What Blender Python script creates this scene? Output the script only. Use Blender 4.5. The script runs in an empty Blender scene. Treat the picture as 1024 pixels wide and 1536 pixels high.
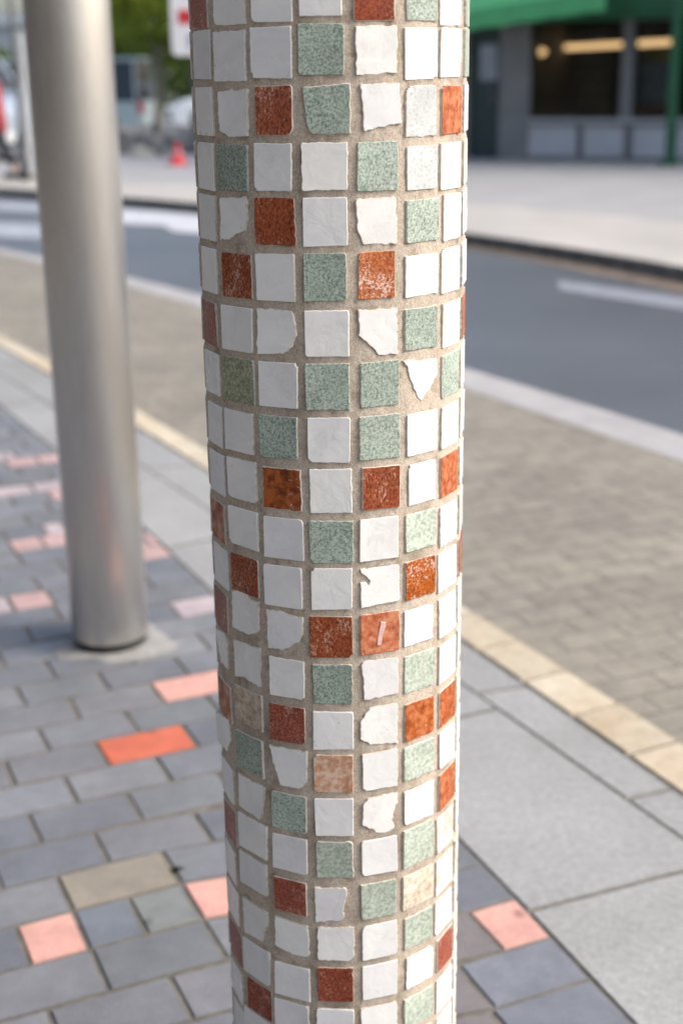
import bpy, bmesh, math, random
from mathutils import Vector, Matrix, noise
random.seed(7)
SC = bpy.context.scene
COL = SC.collection
R2 = math.radians

# ------------------------------------------------------------------ camera
EYE = 1.5
F_PX = 2050.0            # focal length in pixels of the 1024x1536 photograph
PITCH = R2(17.6763); ROLL = R2(0.8284)
cam_d = bpy.data.cameras.new("camera"); cam = bpy.data.objects.new("camera", cam_d); COL.objects.link(cam)
cam_d.sensor_fit = 'VERTICAL'; cam_d.sensor_height = 36.0; cam_d.lens = 36.0*F_PX/1536.0
cam_d.clip_start = 0.05; cam_d.clip_end = 2000
FWD = Vector((0, math.cos(PITCH), -math.sin(PITCH))); UP0 = Vector((0, math.sin(PITCH), math.cos(PITCH))); RT0 = Vector((1, 0, 0))
cr, sr = math.cos(ROLL), math.sin(ROLL)
DOWN = -RT0*sr - UP0*cr; RIGHT = RT0*cr - UP0*sr
m = Matrix((RIGHT, -DOWN, -FWD)).transposed().to_4x4(); m.translation = Vector((0, 0, EYE))
cam.matrix_world = m
SC.camera = cam
cam_d.dof.use_dof = True; cam_d.dof.focus_distance = 1.47; cam_d.dof.aperture_fstop = 3.5
def ray(x, y):
    return (FWD*F_PX + RIGHT*(x-512) + DOWN*(y-768)).normalized()
def gp(x, y, z=0.0):                                   # point on the ground sheet at height z
    d = ray(x, y); t = (z-EYE)/d.z; return Vector((0, 0, EYE)) + d*t
def at(x, y, Y):                                       # point at distance Y
    d = ray(x, y); return Vector((0, 0, EYE)) + d*(Y/d.y)

# ------------------------------------------------------------------ helpers
def link(o, parent=None):
    COL.objects.link(o)
    if parent is not None: o.parent = parent
    return o
def tag(o, label=None, cat=None, group=None, kind=None):
    if label: o['label'] = label
    if cat: o['category'] = cat
    if group: o['group'] = group
    if kind: o['kind'] = kind
    return o
def empty(name, loc=(0, 0, 0), rz=0):
    o = bpy.data.objects.new(name, None); o.empty_display_size = 0.1
    o.location = loc; o.rotation_euler = (0, 0, rz); return link(o)
def mesh_obj(name, verts, faces, mats, parent=None, smooth=False, mi=None):
    me = bpy.data.meshes.new(name); me.from_pydata([tuple(v) for v in verts], [], faces)
    for mm in (mats if isinstance(mats, (list, tuple)) else [mats]): me.materials.append(mm)
    if mi:
        for p, i in zip(me.polygons, mi): p.material_index = i
    if smooth:
        for p in me.polygons: p.use_smooth = True
    me.update()
    return link(bpy.data.objects.new(name, me), parent)
class MB:
    def __init__(s): s.v = []; s.f = []; s.mi = []
    def add(s, vs, fs, mi=0):
        n = len(s.v); s.v += [Vector(v) for v in vs]; s.f += [tuple(i+n for i in f) for f in fs]; s.mi += [mi]*len(fs); return s
    def box(s, c, d, rz=0, bev=0.0, mi=0, M=None):
        bm = bmesh.new(); bmesh.ops.create_cube(bm, size=1.0)
        bmesh.ops.scale(bm, vec=d, verts=bm.verts)
        if bev > 0: bmesh.ops.bevel(bm, geom=bm.edges[:], offset=bev, segments=2, affect='EDGES', profile=0.6)
        T = Matrix.Translation(c) @ Matrix.Rotation(rz, 4, 'Z')
        if M is not None: T = M @ T
        bmesh.ops.transform(bm, matrix=T, verts=bm.verts)
        bm.verts.ensure_lookup_table(); bm.verts.index_update()
        s.add([v.co.copy() for v in bm.verts], [[v.index for v in f.verts] for f in bm.faces], mi); bm.free(); return s
    def cyl(s, a, b, r0, r1=None, n=24, caps=True, mi=0):
        a = Vector(a); b = Vector(b); r1 = r0 if r1 is None else r1
        ax = (b-a).normalized(); q = ax.to_track_quat('Z', 'Y').to_matrix()
        vs = []
        for P, r in ((a, r0), (b, r1)):
            for i in range(n):
                t = 2*math.pi*i/n; vs.append(P + q @ Vector((r*math.cos(t), r*math.sin(t), 0)))
        fs = [(i, (i+1) % n, n+(i+1) % n, n+i) for i in range(n)]
        if caps: fs += [tuple(reversed(range(n))), tuple(range(n, 2*n))]
        return s.add(vs, fs, mi)
    def lathe(s, prof, n=48, c=(0, 0, 0), mi=0):
        c = Vector(c); vs = []
        for r, z in prof:
            for i in range(n):
                t = 2*math.pi*i/n; vs.append(c+Vector((r*math.cos(t), r*math.sin(t), z)))
        fs = []
        for k in range(len(prof)-1):
            for i in range(n):
                j = (i+1) % n; fs.append((k*n+i, k*n+j, (k+1)*n+j, (k+1)*n+i))
        fs += [tuple(reversed(range(n))), tuple(range((len(prof)-1)*n, len(prof)*n))]
        return s.add(vs, fs, mi)
    def prism(s, poly, y0, y1, mi=0):                  # outline in x,z, thickness along y
        n = len(poly); vs = [(x, y0, z) for x, z in poly] + [(x, y1, z) for x, z in poly]
        fs = [tuple(range(n)), tuple(reversed(range(n, 2*n)))] + [(i, n+i, n+(i+1) % n, (i+1) % n) for i in range(n)]
        return s.add(vs, fs, mi)
    def build(s, name, mats, parent=None, smooth=False):
        return mesh_obj(name, s.v, s.f, mats, parent, smooth, s.mi)

# ------------------------------------------------------------------ materials
def mat(name, rough=0.6, metal=0.0, spec=0.5):
    m = bpy.data.materials.new(name); m.use_nodes = True; nt = m.node_tree
    b = nt.nodes['Principled BSDF']; b.inputs['Roughness'].default_value = rough; b.inputs['Metallic'].default_value = metal
    b.inputs['Specular IOR Level'].default_value = spec
    return m, nt, b
def nd(nt, typ, **kw):
    n = nt.nodes.new(typ)
    for k, v in kw.items(): setattr(n, k, v)
    return n
def coord(nt, scale=(1, 1, 1), out='Object', rz=0.0):
    tc = nd(nt, 'ShaderNodeTexCoord'); mp = nd(nt, 'ShaderNodeMapping'); mp.inputs['Scale'].default_value = scale
    mp.inputs['Rotation'].default_value = (0, 0, rz)
    nt.links.new(tc.outputs[out], mp.inputs['Vector']); return mp.outputs['Vector']
def nz(nt, vec, scale, detail=4, rough=0.55, dist=0.0):
    n = nd(nt, 'ShaderNodeTexNoise'); n.inputs['Scale'].default_value = scale; n.inputs['Detail'].default_value = detail
    n.inputs['Roughness'].default_value = rough; n.inputs['Distortion'].default_value = dist
    nt.links.new(vec, n.inputs['Vector']); return n.outputs['Fac']
def ramp(nt, fac, stops):
    r = nd(nt, 'ShaderNodeValToRGB'); e = r.color_ramp.elements
    e[0].position = stops[0][0]; e[0].color = (*stops[0][1], 1)
    e[1].position = stops[-1][0]; e[1].color = (*stops[-1][1], 1)
    for p, c in stops[1:-1]:
        q = e.new(p); q.color = (*c, 1)
    nt.links.new(fac, r.inputs['Fac']); return r.outputs['Color']
def mix(nt, a, b, fac, mode='MIX'):
    x = nd(nt, 'ShaderNodeMix', data_type='RGBA', blend_type=mode)
    for s, v in ((x.inputs[0], fac), (x.inputs[6], a), (x.inputs[7], b)):
        if hasattr(v, 'links'): nt.links.new(v, s)
        elif isinstance(v, (int, float)): s.default_value = v
        else: s.default_value = (*v, 1)
    return x.outputs[2]
def g(v): return (v, v, v)
def bump(nt, b, h, strength=0.3, dist=0.001, prev=None):
    u = nd(nt, 'ShaderNodeBump'); u.inputs['Strength'].default_value = strength; u.inputs['Distance'].default_value = dist
    nt.links.new(h, u.inputs['Height'])
    if prev: nt.links.new(prev, u.inputs['Normal'])
    nt.links.new(u.outputs['Normal'], b.inputs['Normal']); return u.outputs['Normal']
def objrand(nt, lo, hi):
    oi = nd(nt, 'ShaderNodeObjectInfo'); mr = nd(nt, 'ShaderNodeMapRange'); mr.inputs[3].default_value = lo; mr.inputs[4].default_value = hi
    nt.links.new(oi.outputs['Random'], mr.inputs[0]); return mr.outputs[0]
def shifted(nt, vec, amt=3.0):                         # every tile shows another piece of the pattern
    oi = nd(nt, 'ShaderNodeObjectInfo'); sc = nd(nt, 'ShaderNodeVectorMath', operation='SCALE'); ad = nd(nt, 'ShaderNodeVectorMath', operation='ADD')
    cmb = nd(nt, 'ShaderNodeCombineXYZ')
    for i in range(3): nt.links.new(oi.outputs['Random'], cmb.inputs[i])
    nt.links.new(cmb.outputs[0], sc.inputs[0]); sc.inputs['Scale'].default_value = amt
    nt.links.new(vec, ad.inputs[0]); nt.links.new(sc.outputs[0], ad.inputs[1]); return ad.outputs[0]

def simple(name, col, rough=0.6, metal=0.0, var=0.12, scale=6, bumps=0.0, spec=0.5):
    m, nt, b = mat(name, rough, metal, spec); v = coord(nt)
    n = nz(nt, v, scale, 5)
    c = ramp(nt, n, [(0.3, tuple(x*(1-var) for x in col)), (0.7, tuple(min(1, x*(1+var)) for x in col))])
    nt.links.new(c, b.inputs['Base Color'])
    if bumps: bump(nt, b, nz(nt, v, scale*6, 4), bumps, 0.002)
    return m

def tile_white():
    m, nt, b = mat('white glazed tile', 0.3); v = shifted(nt, coord(nt))
    n1 = nz(nt, v, 14, 5, 0.55, 1.2)
    c = ramp(nt, n1, [(0.30, (.69, .695, .695)), (0.5, (.755, .76, .755)), (0.72, (.81, .81, .80))])
    # fine grey veins and scratches
    n2 = nz(nt, v, 38, 8, 0.6, 2.4)
    vein = ramp(nt, n2, [(0.485, g(0)), (0.5, g(1)), (0.515, g(0))])
    n3 = nz(nt, v, 22, 3); gate = ramp(nt, n3, [(0.5, g(0)), (0.66, g(1))])
    vg = mix(nt, vein, gate, 1.0, 'MULTIPLY')
    sc = nd(nt, 'ShaderNodeMath', operation='MULTIPLY'); sc.inputs[1].default_value = 0.45; nt.links.new(vg, sc.inputs[0])
    c = mix(nt, c, (.42, .41, .39), sc.outputs[0])
    # faint brown grime washed over some places, stronger near the grout
    n5 = nz(nt, v, 19, 6, .7, .8); c = mix(nt, c, (.40, .34, .27), ramp(nt, n5, [(.60, g(0)), (.78, g(.42))]))
    # pin holes
    vo = nd(nt, 'ShaderNodeTexVoronoi'); vo.inputs['Scale'].default_value = 110; nt.links.new(v, vo.inputs['Vector'])
    pin = ramp(nt, vo.outputs['Distance'], [(0.055, g(1)), (0.11, g(0))])
    pg = ramp(nt, nz(nt, v, 60, 2), [(0.6, g(0)), (0.66, g(1))])
    pp = mix(nt, pin, pg, 1.0, 'MULTIPLY')
    c = mix(nt, c, (.3, .29, .27), pp)
    tint = nd(nt, 'ShaderNodeHueSaturation'); nt.links.new(objrand(nt, 0.93, 1.04), tint.inputs['Value']); nt.links.new(c, tint.inputs['Color'])
    warm = mix(nt, tint.outputs[0], (.99, .985, .94), objrand(nt, 0, 0.8), 'MULTIPLY')
    nt.links.new(warm, b.inputs['Base Color'])
    rm = nd(nt, 'ShaderNodeMath', operation='ADD'); nt.links.new(objrand(nt, -.14, .12), rm.inputs[0])
    nt.links.new(ramp(nt, n3, [(0.3, g(.20)), (0.7, g(.36))]), rm.inputs[1]); nt.links.new(rm.outputs[0], b.inputs['Roughness'])
    p = bump(nt, b, nz(nt, v, 45, 5, 0.5, 1.0), 0.5, 0.0014)
    p = bump(nt, b, n2, 0.12, 0.0005, p)
    return m
def tile_speckle(name, dark, midc, light, sc=260, rough=0.4, lo=.36, hi=.62, mott=0.5, vert=1.0, fleck=None, fl=0.60, bstr=.25):
    m, nt, b = mat(name, rough+.05, spec=.35); v = shifted(nt, coord(nt, (1, 1, vert)))
    n = nz(nt, v, sc, 5, 0.62)
    c = ramp(nt, n, [(lo, dark), ((lo+hi)/2, midc), (hi, light)])
    n2 = nz(nt, v, 30, 4, 0.55, 0.5)
    c = mix(nt, c, ramp(nt, n2, [(0.3, g(1-mott*.5)), (0.7, g(1.0))]), 0.9, 'MULTIPLY')
    if fleck:
        n3 = nz(nt, v, sc*0.9, 6, 0.75, 0.2); n4 = nz(nt, v, 36, 3, 0.5)
        a = nd(nt, 'ShaderNodeMath', operation='ADD'); nt.links.new(n3, a.inputs[0])
        s = nd(nt, 'ShaderNodeMath', operation='MULTIPLY_ADD'); s.inputs[1].default_value = 0.5; s.inputs[2].default_value = -0.25; nt.links.new(n4, s.inputs[0]); nt.links.new(s.outputs[0], a.inputs[1])
        f = ramp(nt, a.outputs[0], [(fl, g(0)), (fl+.05, g(.85))])
        c = mix(nt, c, fleck, f)
    h = nd(nt, 'ShaderNodeHueSaturation'); nt.links.new(objrand(nt, 0.84, 1.14), h.inputs['Value']); nt.links.new(objrand(nt, 1.06, .95), h.inputs['Saturation']); nt.links.new(c, h.inputs['Color'])
    nt.links.new(h.outputs[0], b.inputs['Base Color'])
    p = bump(nt, b, n, bstr, 0.0006); bump(nt, b, n2, 0.3, 0.001, p)
    return m
def bisque():
    m, nt, b = mat('chipped tile edge', 0.75); v = coord(nt)
    n = nz(nt, v, 160, 5)
    nt.links.new(ramp(nt, n, [(0.3, (.42, .38, .32)), (0.65, (.62, .585, .52))]), b.inputs['Base Color'])
    bump(nt, b, n, 0.4, 0.0006); return m
def grout():
    m, nt, b = mat('sanded grout', 0.92, spec=0.2); v = coord(nt)
    n1 = nz(nt, v, 9, 5); n2 = nz(nt, v, 420, 4, 0.7); n3 = nz(nt, v, 55, 5, 0.6)
    c = ramp(nt, n2, [(0.3, (.35, .295, .235)), (0.5, (.485, .425, .35)), (0.7, (.62, .56, .475))])
    c = mix(nt, c, ramp(nt, nz(nt, coord(nt, (1, 1, .45)), 13, 6, .65), [(0.34, (.64, .61, .58)), (0.50, (.95, .93, .91)), (0.7, (1.05, 1.04, 1.02))]), 1.0, 'MULTIPLY')
    c = mix(nt, c, ramp(nt, n3, [(0.28, (.62, .58, .54)), (0.45, g(1))]), 1.0, 'MULTIPLY')
    n4 = nz(nt, v, 26, 6, .7, 1.0); c = mix(nt, c, (.22, .17, .12), ramp(nt, n4, [(.60, g(0)), (.74, g(.6))]))
    n6 = nz(nt, v, 70, 6, .6, 2.5); c = mix(nt, c, (.12, .095, .07), ramp(nt, n6, [(.492, g(0)), (.5, g(.55)), (.508, g(0))]))
    nt.links.new(c, b.inputs['Base Color'])
    p = bump(nt, b, n2, 0.6, 0.0009); bump(nt, b, n3, 0.6, 0.0022, p)
    return m
M_W = tile_white(); M_E = bisque(); M_GR = grout()
G1 = dict(dark=(.12, .185, .14), midc=(.30, .375, .31), light=(.49, .545, .475))
TM = {
 'W': ('white_tile', M_W),
 'G': ('green_tile', tile_speckle('green speckled tile', sc=400, lo=.33, hi=.6, **G1)),
 'F': ('green_tile', tile_speckle('faded green tile', (.36, .42, .39), (.56, .60, .585), (.66, .69, .69), 330, lo=.30, hi=.5)),
 'V': ('green_tile', tile_speckle('pale green tile', (.27, .335, .26), (.405, .47, .39), (.54, .59, .51), 240)),
 'O': ('olive_tile', tile_speckle('olive green tile', (.16, .18, .11), (.27, .29, .19), (.42, .42, .30), 280)),
 'R': ('rust_tile', tile_speckle('rust glazed tile', (.13, .025, .012), (.29, .066, .026), (.42, .12, .045), 420, 0.3, fleck=(.56, .36, .27), fl=.555, vert=.6)),
 'D': ('rust_tile', tile_speckle('dark red glazed tile', (.13, .025, .014), (.27, .055, .026), (.38, .10, .045), 380, 0.3, fleck=(.48, .26, .20), fl=.565)),
 'S': ('rust_tile', tile_speckle('orange rust tile', (.20, .04, .012), (.40, .10, .022), (.52, .17, .04), 360, 0.3, fleck=(.66, .50, .42), fl=.57)),
 'T': ('rust_tile', tile_speckle('bright orange tile', (.30, .065, .022), (.46, .125, .045), (.56, .22, .10), 120, 0.25, fleck=(.72, .46, .32), fl=.665)),
 'K': ('rust_tile', tile_speckle('brown orange tile', (.14, .03, .01), (.33, .078, .016), (.44, .13, .035), 130, 0.25, fleck=(.66, .52, .42), fl=.60)),
 'P': ('rust_tile', tile_speckle('worn rose brown tile', (.22, .05, .02), (.40, .14, .06), (.50, .32, .22), 60, 0.5)),
 'B': ('beige_tile', tile_speckle('beige stone tile', (.42, .32, .23), (.58, .48, .37), (.70, .61, .50), 120, 0.5)),
 'Q': ('peach_tile', tile_speckle('peach mottled tile', (.52, .25, .14), (.64, .40, .27), (.74, .58, .47), 130, 0.45)),
 'C': ('cream_tile', tile_speckle('cream stone tile', (.60, .50, .40), (.74, .67, .57), (.80, .76, .69), 60, 0.4)),
}

EXPO = 1.06
RZ = "1.6008 1.55 1.493 1.4365 1.3826 1.326 1.2665 1.2099 1.1511 1.0938 1.0345 0.9791 0.9218 0.863 0.8038 0.7483 0.6917 0.6338 0.5736 0.516 0.458 0.3977 0.3397"
TILES="""A0D -72.2 -55.4 1.5988 1.5500;B0W -50.4 -33.1 1.5961 1.5509;C0W -30.3 -13.7 1.6008 1.5520;D0W -11.1 5.1 1.6008 1.5562;E0D 9.4 26.1 1.6008 1.5520;F0G 30.8 46.9 1.5993 1.5527;G0W 48.6 65.4 1.5968 1.5480;A1W -71.2 -53.9 1.5480 1.4992;B1W -51.4 -33.7 1.5456 1.4963;C1W -31.4 -14.0 1.5481 1.4991;D1G -11.6 5.8 1.5500 1.5019;E1W 9.6 26.9 1.5500 1.5012;F1W 30.2 46.8 1.5459 1.4958;G1W 48.9 65.7 1.5460 1.4972;A2W -70.9 -53.6 1.4910 1.4422;B2W -50.7 -33.6 1.4901 1.4410;C2R -30.1 -14.3 1.4922 1.4432;D2G -10.3 8.1 1.4930 1.4443;E2W 11.7 28.6 1.4930 1.4442;F2F 30.5 46.6 1.4899 1.4395;G2T 50.1 66.9 1.4890 1.4402;A3W -71.6 -54.3 1.4345 1.3857;B3G -51.7 -34.5 1.4342 1.3869;C3W -31.3 -15.1 1.4359 1.3886;D3W -11.3 6.5 1.4365 1.3892;E3G 10.2 27.1 1.4365 1.3877;F3F 31.1 47.3 1.4307 1.3864;G3W 49.5 66.3 1.4325 1.3837;A4W -72.2 -54.9 1.3806 1.3318;B4W -51.7 -36.1 1.3816 1.3328;C4R -31.8 -14.3 1.3818 1.3334;D4W -11.3 6.3 1.3826 1.3328;E4W 9.5 26.5 1.3826 1.3338;F4G 30.8 48.8 1.3760 1.3326;G4W 51.6 68.4 1.3786 1.3298;A5W -72.8 -55.5 1.3240 1.2752;B5R -51.5 -34.0 1.3222 1.2755;C5W -32.3 -14.8 1.3249 1.2753;D5G -11.5 5.7 1.3260 1.2763;E5S 10.3 25.8 1.3260 1.2772;F5W 30.2 48.2 1.3189 1.2755;G5W 50.5 67.3 1.3220 1.2732;A6R -74.8 -58.0 1.2645 1.2157;B6W -53.6 -34.6 1.2657 1.2172;C6W -32.6 -14.5 1.2667 1.2194;D6W -11.5 6.3 1.2665 1.2177;E6W 9.8 26.7 1.2665 1.2177;F6G 30.2 48.0 1.2632 1.2183;G6W 51.8 68.6 1.2625 1.2137;A7W -74.1 -56.8 1.2079 1.1591;B7O -53.7 -34.8 1.2089 1.1601;C7W -32.4 -14.8 1.2099 1.1606;D7G -11.7 6.3 1.2099 1.1599;E7G 10.7 27.6 1.2099 1.1611;F7W 29.2 48.3 1.2079 1.1591;G7G 51.6 68.4 1.2059 1.1571;A8W -73.4 -56.1 1.1491 1.1003;B8W -54.3 -36.0 1.1501 1.1028;C8G -33.0 -15.3 1.1509 1.1034;D8W -11.1 6.3 1.1511 1.1013;E8G 9.9 27.9 1.1511 1.1023;F8W 31.2 48.6 1.1476 1.1009;G8W 51.4 68.2 1.1471 1.0983;A9W -73.5 -56.2 1.0918 1.0430;B9W -53.7 -35.5 1.0950 1.0475;C9K -32.1 -14.4 1.0924 1.0450;D9W -10.7 6.6 1.0938 1.0437;E9R 10.8 27.9 1.0938 1.0450;F9W 32.2 47.9 1.0905 1.0436;G9T 51.2 68.0 1.0898 1.0410;A10P -75.2 -57.9 1.0325 0.9837;B10W -54.2 -35.3 1.0372 0.9909;C10W -32.3 -14.0 1.0352 0.9874;D10G -11.2 6.9 1.0345 0.9854;E10W 9.7 26.9 1.0345 0.9857;F10V 30.5 48.1 1.0331 0.9894;G10W 51.0 67.8 1.0305 0.9817;A11W -73.8 -56.5 0.9771 0.9283;B11R -54.1 -36.2 0.9793 0.9340;C11W -33.1 -15.1 0.9788 0.9290;D11W -11.3 6.4 0.9791 0.9298;E11W 9.8 27.5 0.9791 0.9303;F11S 30.5 47.9 0.9780 0.9316;G11W 50.3 67.1 0.9751 0.9263;A12R -76.7 -59.4 0.9198 0.8710;B12W -54.9 -36.5 0.9310 0.8877;C12W -32.8 -14.7 0.9218 0.8730;D12R -12.1 6.4 0.9218 0.8721;E12T 9.6 27.5 0.9218 0.8730;F12W 29.9 46.7 0.9183 0.8746;G12W 51.1 67.9 0.9178 0.8690;A13W -76.8 -59.5 0.8610 0.8122;B13W -55.5 -36.8 0.8700 0.8228;C13W -31.8 -14.9 0.8652 0.8170;D13G -11.4 6.1 0.8630 0.8139;E13W 10.3 27.5 0.8630 0.8142;F13V 30.2 47.9 0.8622 0.8156;G13W 51.4 68.2 0.8590 0.8102;A14P -76.4 -59.1 0.8018 0.7530;B14B -55.4 -36.5 0.8117 0.7645;C14D -32.6 -15.1 0.8065 0.7591;D14W -11.8 6.2 0.8038 0.7552;E14W 8.9 26.8 0.8038 0.7550;F14T 30.2 47.7 0.8018 0.7530;G14T 51.7 68.5 0.7998 0.7510;A15W -77.7 -60.4 0.7463 0.6975;B15G -55.9 -37.0 0.7524 0.7024;C15W -33.4 -14.7 0.7508 0.7018;D15Q -11.7 5.9 0.7483 0.6996;E15W 9.9 26.7 0.7483 0.6995;F15V 29.9 47.9 0.7463 0.7014;G15W 52.0 68.8 0.7443 0.6955;A16W -77.5 -60.2 0.6897 0.6409;B16W -55.6 -36.7 0.6942 0.6478;C16G -33.1 -15.5 0.6911 0.6419;D16W -11.8 5.7 0.6917 0.6419;E16W 9.7 26.7 0.6917 0.6429;F16W 29.9 47.6 0.6876 0.6423;G16T 52.2 69.0 0.6877 0.6389;A17D -76.4 -59.1 0.6318 0.5830;B17W -56.6 -36.3 0.6391 0.5921;C17W -33.2 -15.6 0.6343 0.5863;D17V -11.6 5.4 0.6338 0.5850;E17W 9.1 26.3 0.6338 0.5850;F17V 29.5 47.9 0.6354 0.5840;G17C 50.4 67.2 0.6298 0.5810;A18W -78.9 -61.6 0.5716 0.5228;B18W -56.8 -37.1 0.5854 0.5398;C18D -33.2 -16.4 0.5744 0.5284;D18W -13.0 3.0 0.5736 0.5224;E18V 8.6 25.9 0.5736 0.5248;F18B 28.8 48.1 0.5718 0.5257;G18C 50.6 67.4 0.5696 0.5208;A19W -78.0 -60.7 0.5140 0.4652;B19W -56.7 -37.7 0.5196 0.4741;C19W -33.6 -16.0 0.5186 0.4697;D19W -12.2 5.6 0.5160 0.4666;E19W 9.0 26.2 0.5160 0.4672;F19V 30.2 47.8 0.5121 0.4670;G19W 49.8 66.6 0.5120 0.4632;A20D -76.1 -58.8 0.4560 0.4072;B20W -57.1 -37.4 0.4595 0.4088;C20W -34.5 -15.8 0.4523 0.4048;D20D -12.0 4.7 0.4580 0.4085;E20W 8.8 26.2 0.4580 0.4092;F20W 31.0 48.6 0.4547 0.4086;G20D 51.7 68.5 0.4540 0.4052;A21W -77.1 -59.8 0.3957 0.3469;B21D -54.0 -36.9 0.4030 0.3574;C21W -35.2 -17.0 0.3977 0.3489;D21W -13.1 4.8 0.3977 0.3489;E21W 8.0 26.1 0.3977 0.3489;F21V 29.9 48.3 0.3946 0.3501;G21W 51.4 68.2 0.3937 0.3449;A22W -74.4 -57.1 0.3377 0.2889;B22W -58.0 -37.2 0.3534 0.3081;G22W 51.7 68.5 0.3357 0.2869"""

BROKEN={
'B4':[(-51.1, 1.3795), (-36.4, 1.382), (-35.1, 1.3754), (-36.3, 1.3471), (-46.8, 1.3364), (-51.9, 1.3347)],
'C6':[(-32.2, 1.2667), (-20.2, 1.2664), (-16.5, 1.2653), (-15.0, 1.2549), (-14.8, 1.2401), (-16.9, 1.2263), (-20.7, 1.2187), (-32.6, 1.2171)],
'E6':[(9.9, 1.2664), (26.7, 1.2657), (26.7, 1.2164), (18.6, 1.2168), (16.1, 1.2252), (10.1, 1.2396)],
'F7':[(29.2, 1.2084), (47.7, 1.2048), (48.7, 1.188), (43.6, 1.1709), (38.9, 1.1609), (37.4, 1.1645), (32.8, 1.1891), (31.5, 1.199)],
'E4':[(9.5, 1.38), (26.2, 1.381), (26.8, 1.3326), (12.6, 1.3338), (10.2, 1.3477), (9.5, 1.3619)],
'D2':[(-10.1, 1.4908), (8.0, 1.4933), (8.0, 1.4452), (-6.6, 1.4444), (-8.7, 1.4516), (-9.8, 1.4716)],
'E2':[(11.6, 1.4925), (27.8, 1.4932), (28.6, 1.4537), (13.0, 1.4469)],
'E1':[(9.7, 1.5472), (26.9, 1.5477), (26.9, 1.5022), (10.3, 1.5002), (10.1, 1.5241)],
'B12':[(-54.1, 0.9327), (-44.6, 0.938), (-41.4, 0.9286), (-36.3, 0.9301), (-36.9, 0.8927), (-43.1, 0.8836), (-54.8, 0.8851)],
'C12':[(-32.4, 0.9225), (-25.6, 0.924), (-20.6, 0.9203), (-14.8, 0.9195), (-15.0, 0.8983), (-17.5, 0.8878), (-22.3, 0.8796), (-24.9, 0.8752), (-32.4, 0.8755)],
'B13':[(-54.6, 0.87), (-36.5, 0.8722), (-37.2, 0.8228), (-40.8, 0.8236), (-47.9, 0.8264), (-54.2, 0.8224)],
'E14':[(11.3, 0.8002), (13.4, 0.8063), (26.4, 0.807), (26.7, 0.7553), (13.3, 0.7586), (12.7, 0.7622), (8.8, 0.7677), (8.9, 0.7907), (11.0, 0.7952)],
'C15':[(-33.0, 0.7508), (-14.5, 0.7516), (-14.8, 0.7115), (-18.7, 0.7003), (-28.0, 0.7015), (-31.8, 0.7307)],
'E16':[(9.7, 0.6812), (11.9, 0.6893), (26.7, 0.6913), (26.7, 0.6761), (24.6, 0.6677), (23.9, 0.6538), (25.3, 0.6466), (22.6, 0.6394), (15.8, 0.6414), (14.2, 0.6475), (9.6, 0.6545)],
'B16':[(-54.7, 0.6933), (-36.5, 0.6916), (-38.2, 0.6596), (-40.5, 0.6447), (-55.4, 0.6477)],
'D18':[(-12.8, 0.5709), (2.2, 0.5707), (1.5, 0.5542), (0.6, 0.5403), (1.1, 0.5319), (-1.4, 0.5245), (-12.6, 0.5216)],
'B19':[(-55.7, 0.5196), (-37.6, 0.5171), (-37.8, 0.4976), (-40.6, 0.484), (-41.7, 0.47), (-55.2, 0.4676)],
'C19':[(-33.2, 0.5176), (-15.8, 0.5146), (-15.9, 0.4718), (-21.2, 0.4689), (-27.1, 0.4703), (-33.8, 0.4749)],
'D19':[(-12.0, 0.5152), (5.4, 0.5162), (5.2, 0.4765), (3.0, 0.4683), (-5.1, 0.4684), (-12.0, 0.4686)],
'E11':[(9.9, 0.9771), (27.2, 0.9775), (27.5, 0.9341), (10.0, 0.9309), (9.8, 0.9613), (12.2, 0.9615), (13.3, 0.9565), (14.2, 0.9618), (12.8, 0.9669), (11.3, 0.9705), (10.2, 0.9739)],
'E13':[(10.4, 0.8656), (27.1, 0.8645), (27.1, 0.8184), (10.5, 0.8164), (10.9, 0.8423), (9.7, 0.8592)],
'A13':[(-78.2, 0.8623), (-63.3, 0.8688), (-60.0, 0.86), (-60.5, 0.8249), (-71.5, 0.822)],
'A15':[(-84.3, 0.7429), (-62.2, 0.7561), (-60.8, 0.7307), (-67.7, 0.7059), (-84.3, 0.7011)],
'B2':[(-50.1, 1.4877), (-33.2, 1.4895), (-33.7, 1.4424), (-44.4, 1.4414), (-49.8, 1.4478)],
}

# ------------------------------------------------------------------ mosaic post
PX, PY, RP = -0.006, 1.578, 0.1500
post = empty('mosaic_post', (PX, PY, 0))
tag(post, 'round post covered in square white, green and rust mosaic tiles set in sandy grout', 'mosaic post')
def smooth_noise_loop(pts, amp, rng, step=0.0022):
    out = []
    n = len(pts)
    for i in range(n):
        a = Vector(pts[i]); b = Vector(pts[(i+1) % n]); L = (b-a).length; k = max(1, int(L/step))
        for j in range(k): out.append(a.lerp(b, j/k))
    m_ = len(out); base = [rng.gauss(0, 1) for _ in range(m_)]
    sm = [(base[i-2]+2*base[i-1]+3*base[i]+2*base[(i+1) % m_]+base[(i+2) % m_])/4.4 for i in range(m_)]
    res = []
    for i, p in enumerate(out):
        t = (out[(i+1) % m_]-out[i-1]); nrm = Vector((t.y, -t.x)).normalized() if t.length > 1e-9 else Vector((0, 0))
        res.append(p + nrm*amp*sm[i])
    return res
def round_poly(pts, rs):
    out = []; n = len(pts)
    for i in range(n):
        p = Vector(pts[i]); a = Vector(pts[i-1]); b = Vector(pts[(i+1) % n]); r = rs[i]
        la = (a-p).length; lb = (b-p).length; r = min(r, la*.45, lb*.45)
        p0 = p+(a-p).normalized()*r; p1 = p+(b-p).normalized()*r
        if r < 1e-4: out.append(p); continue
        for t in (0, .25, .5, .75, 1): out.append(p0*(1-t)**2 + p*2*t*(1-t) + p1*t*t)
    return out
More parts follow.
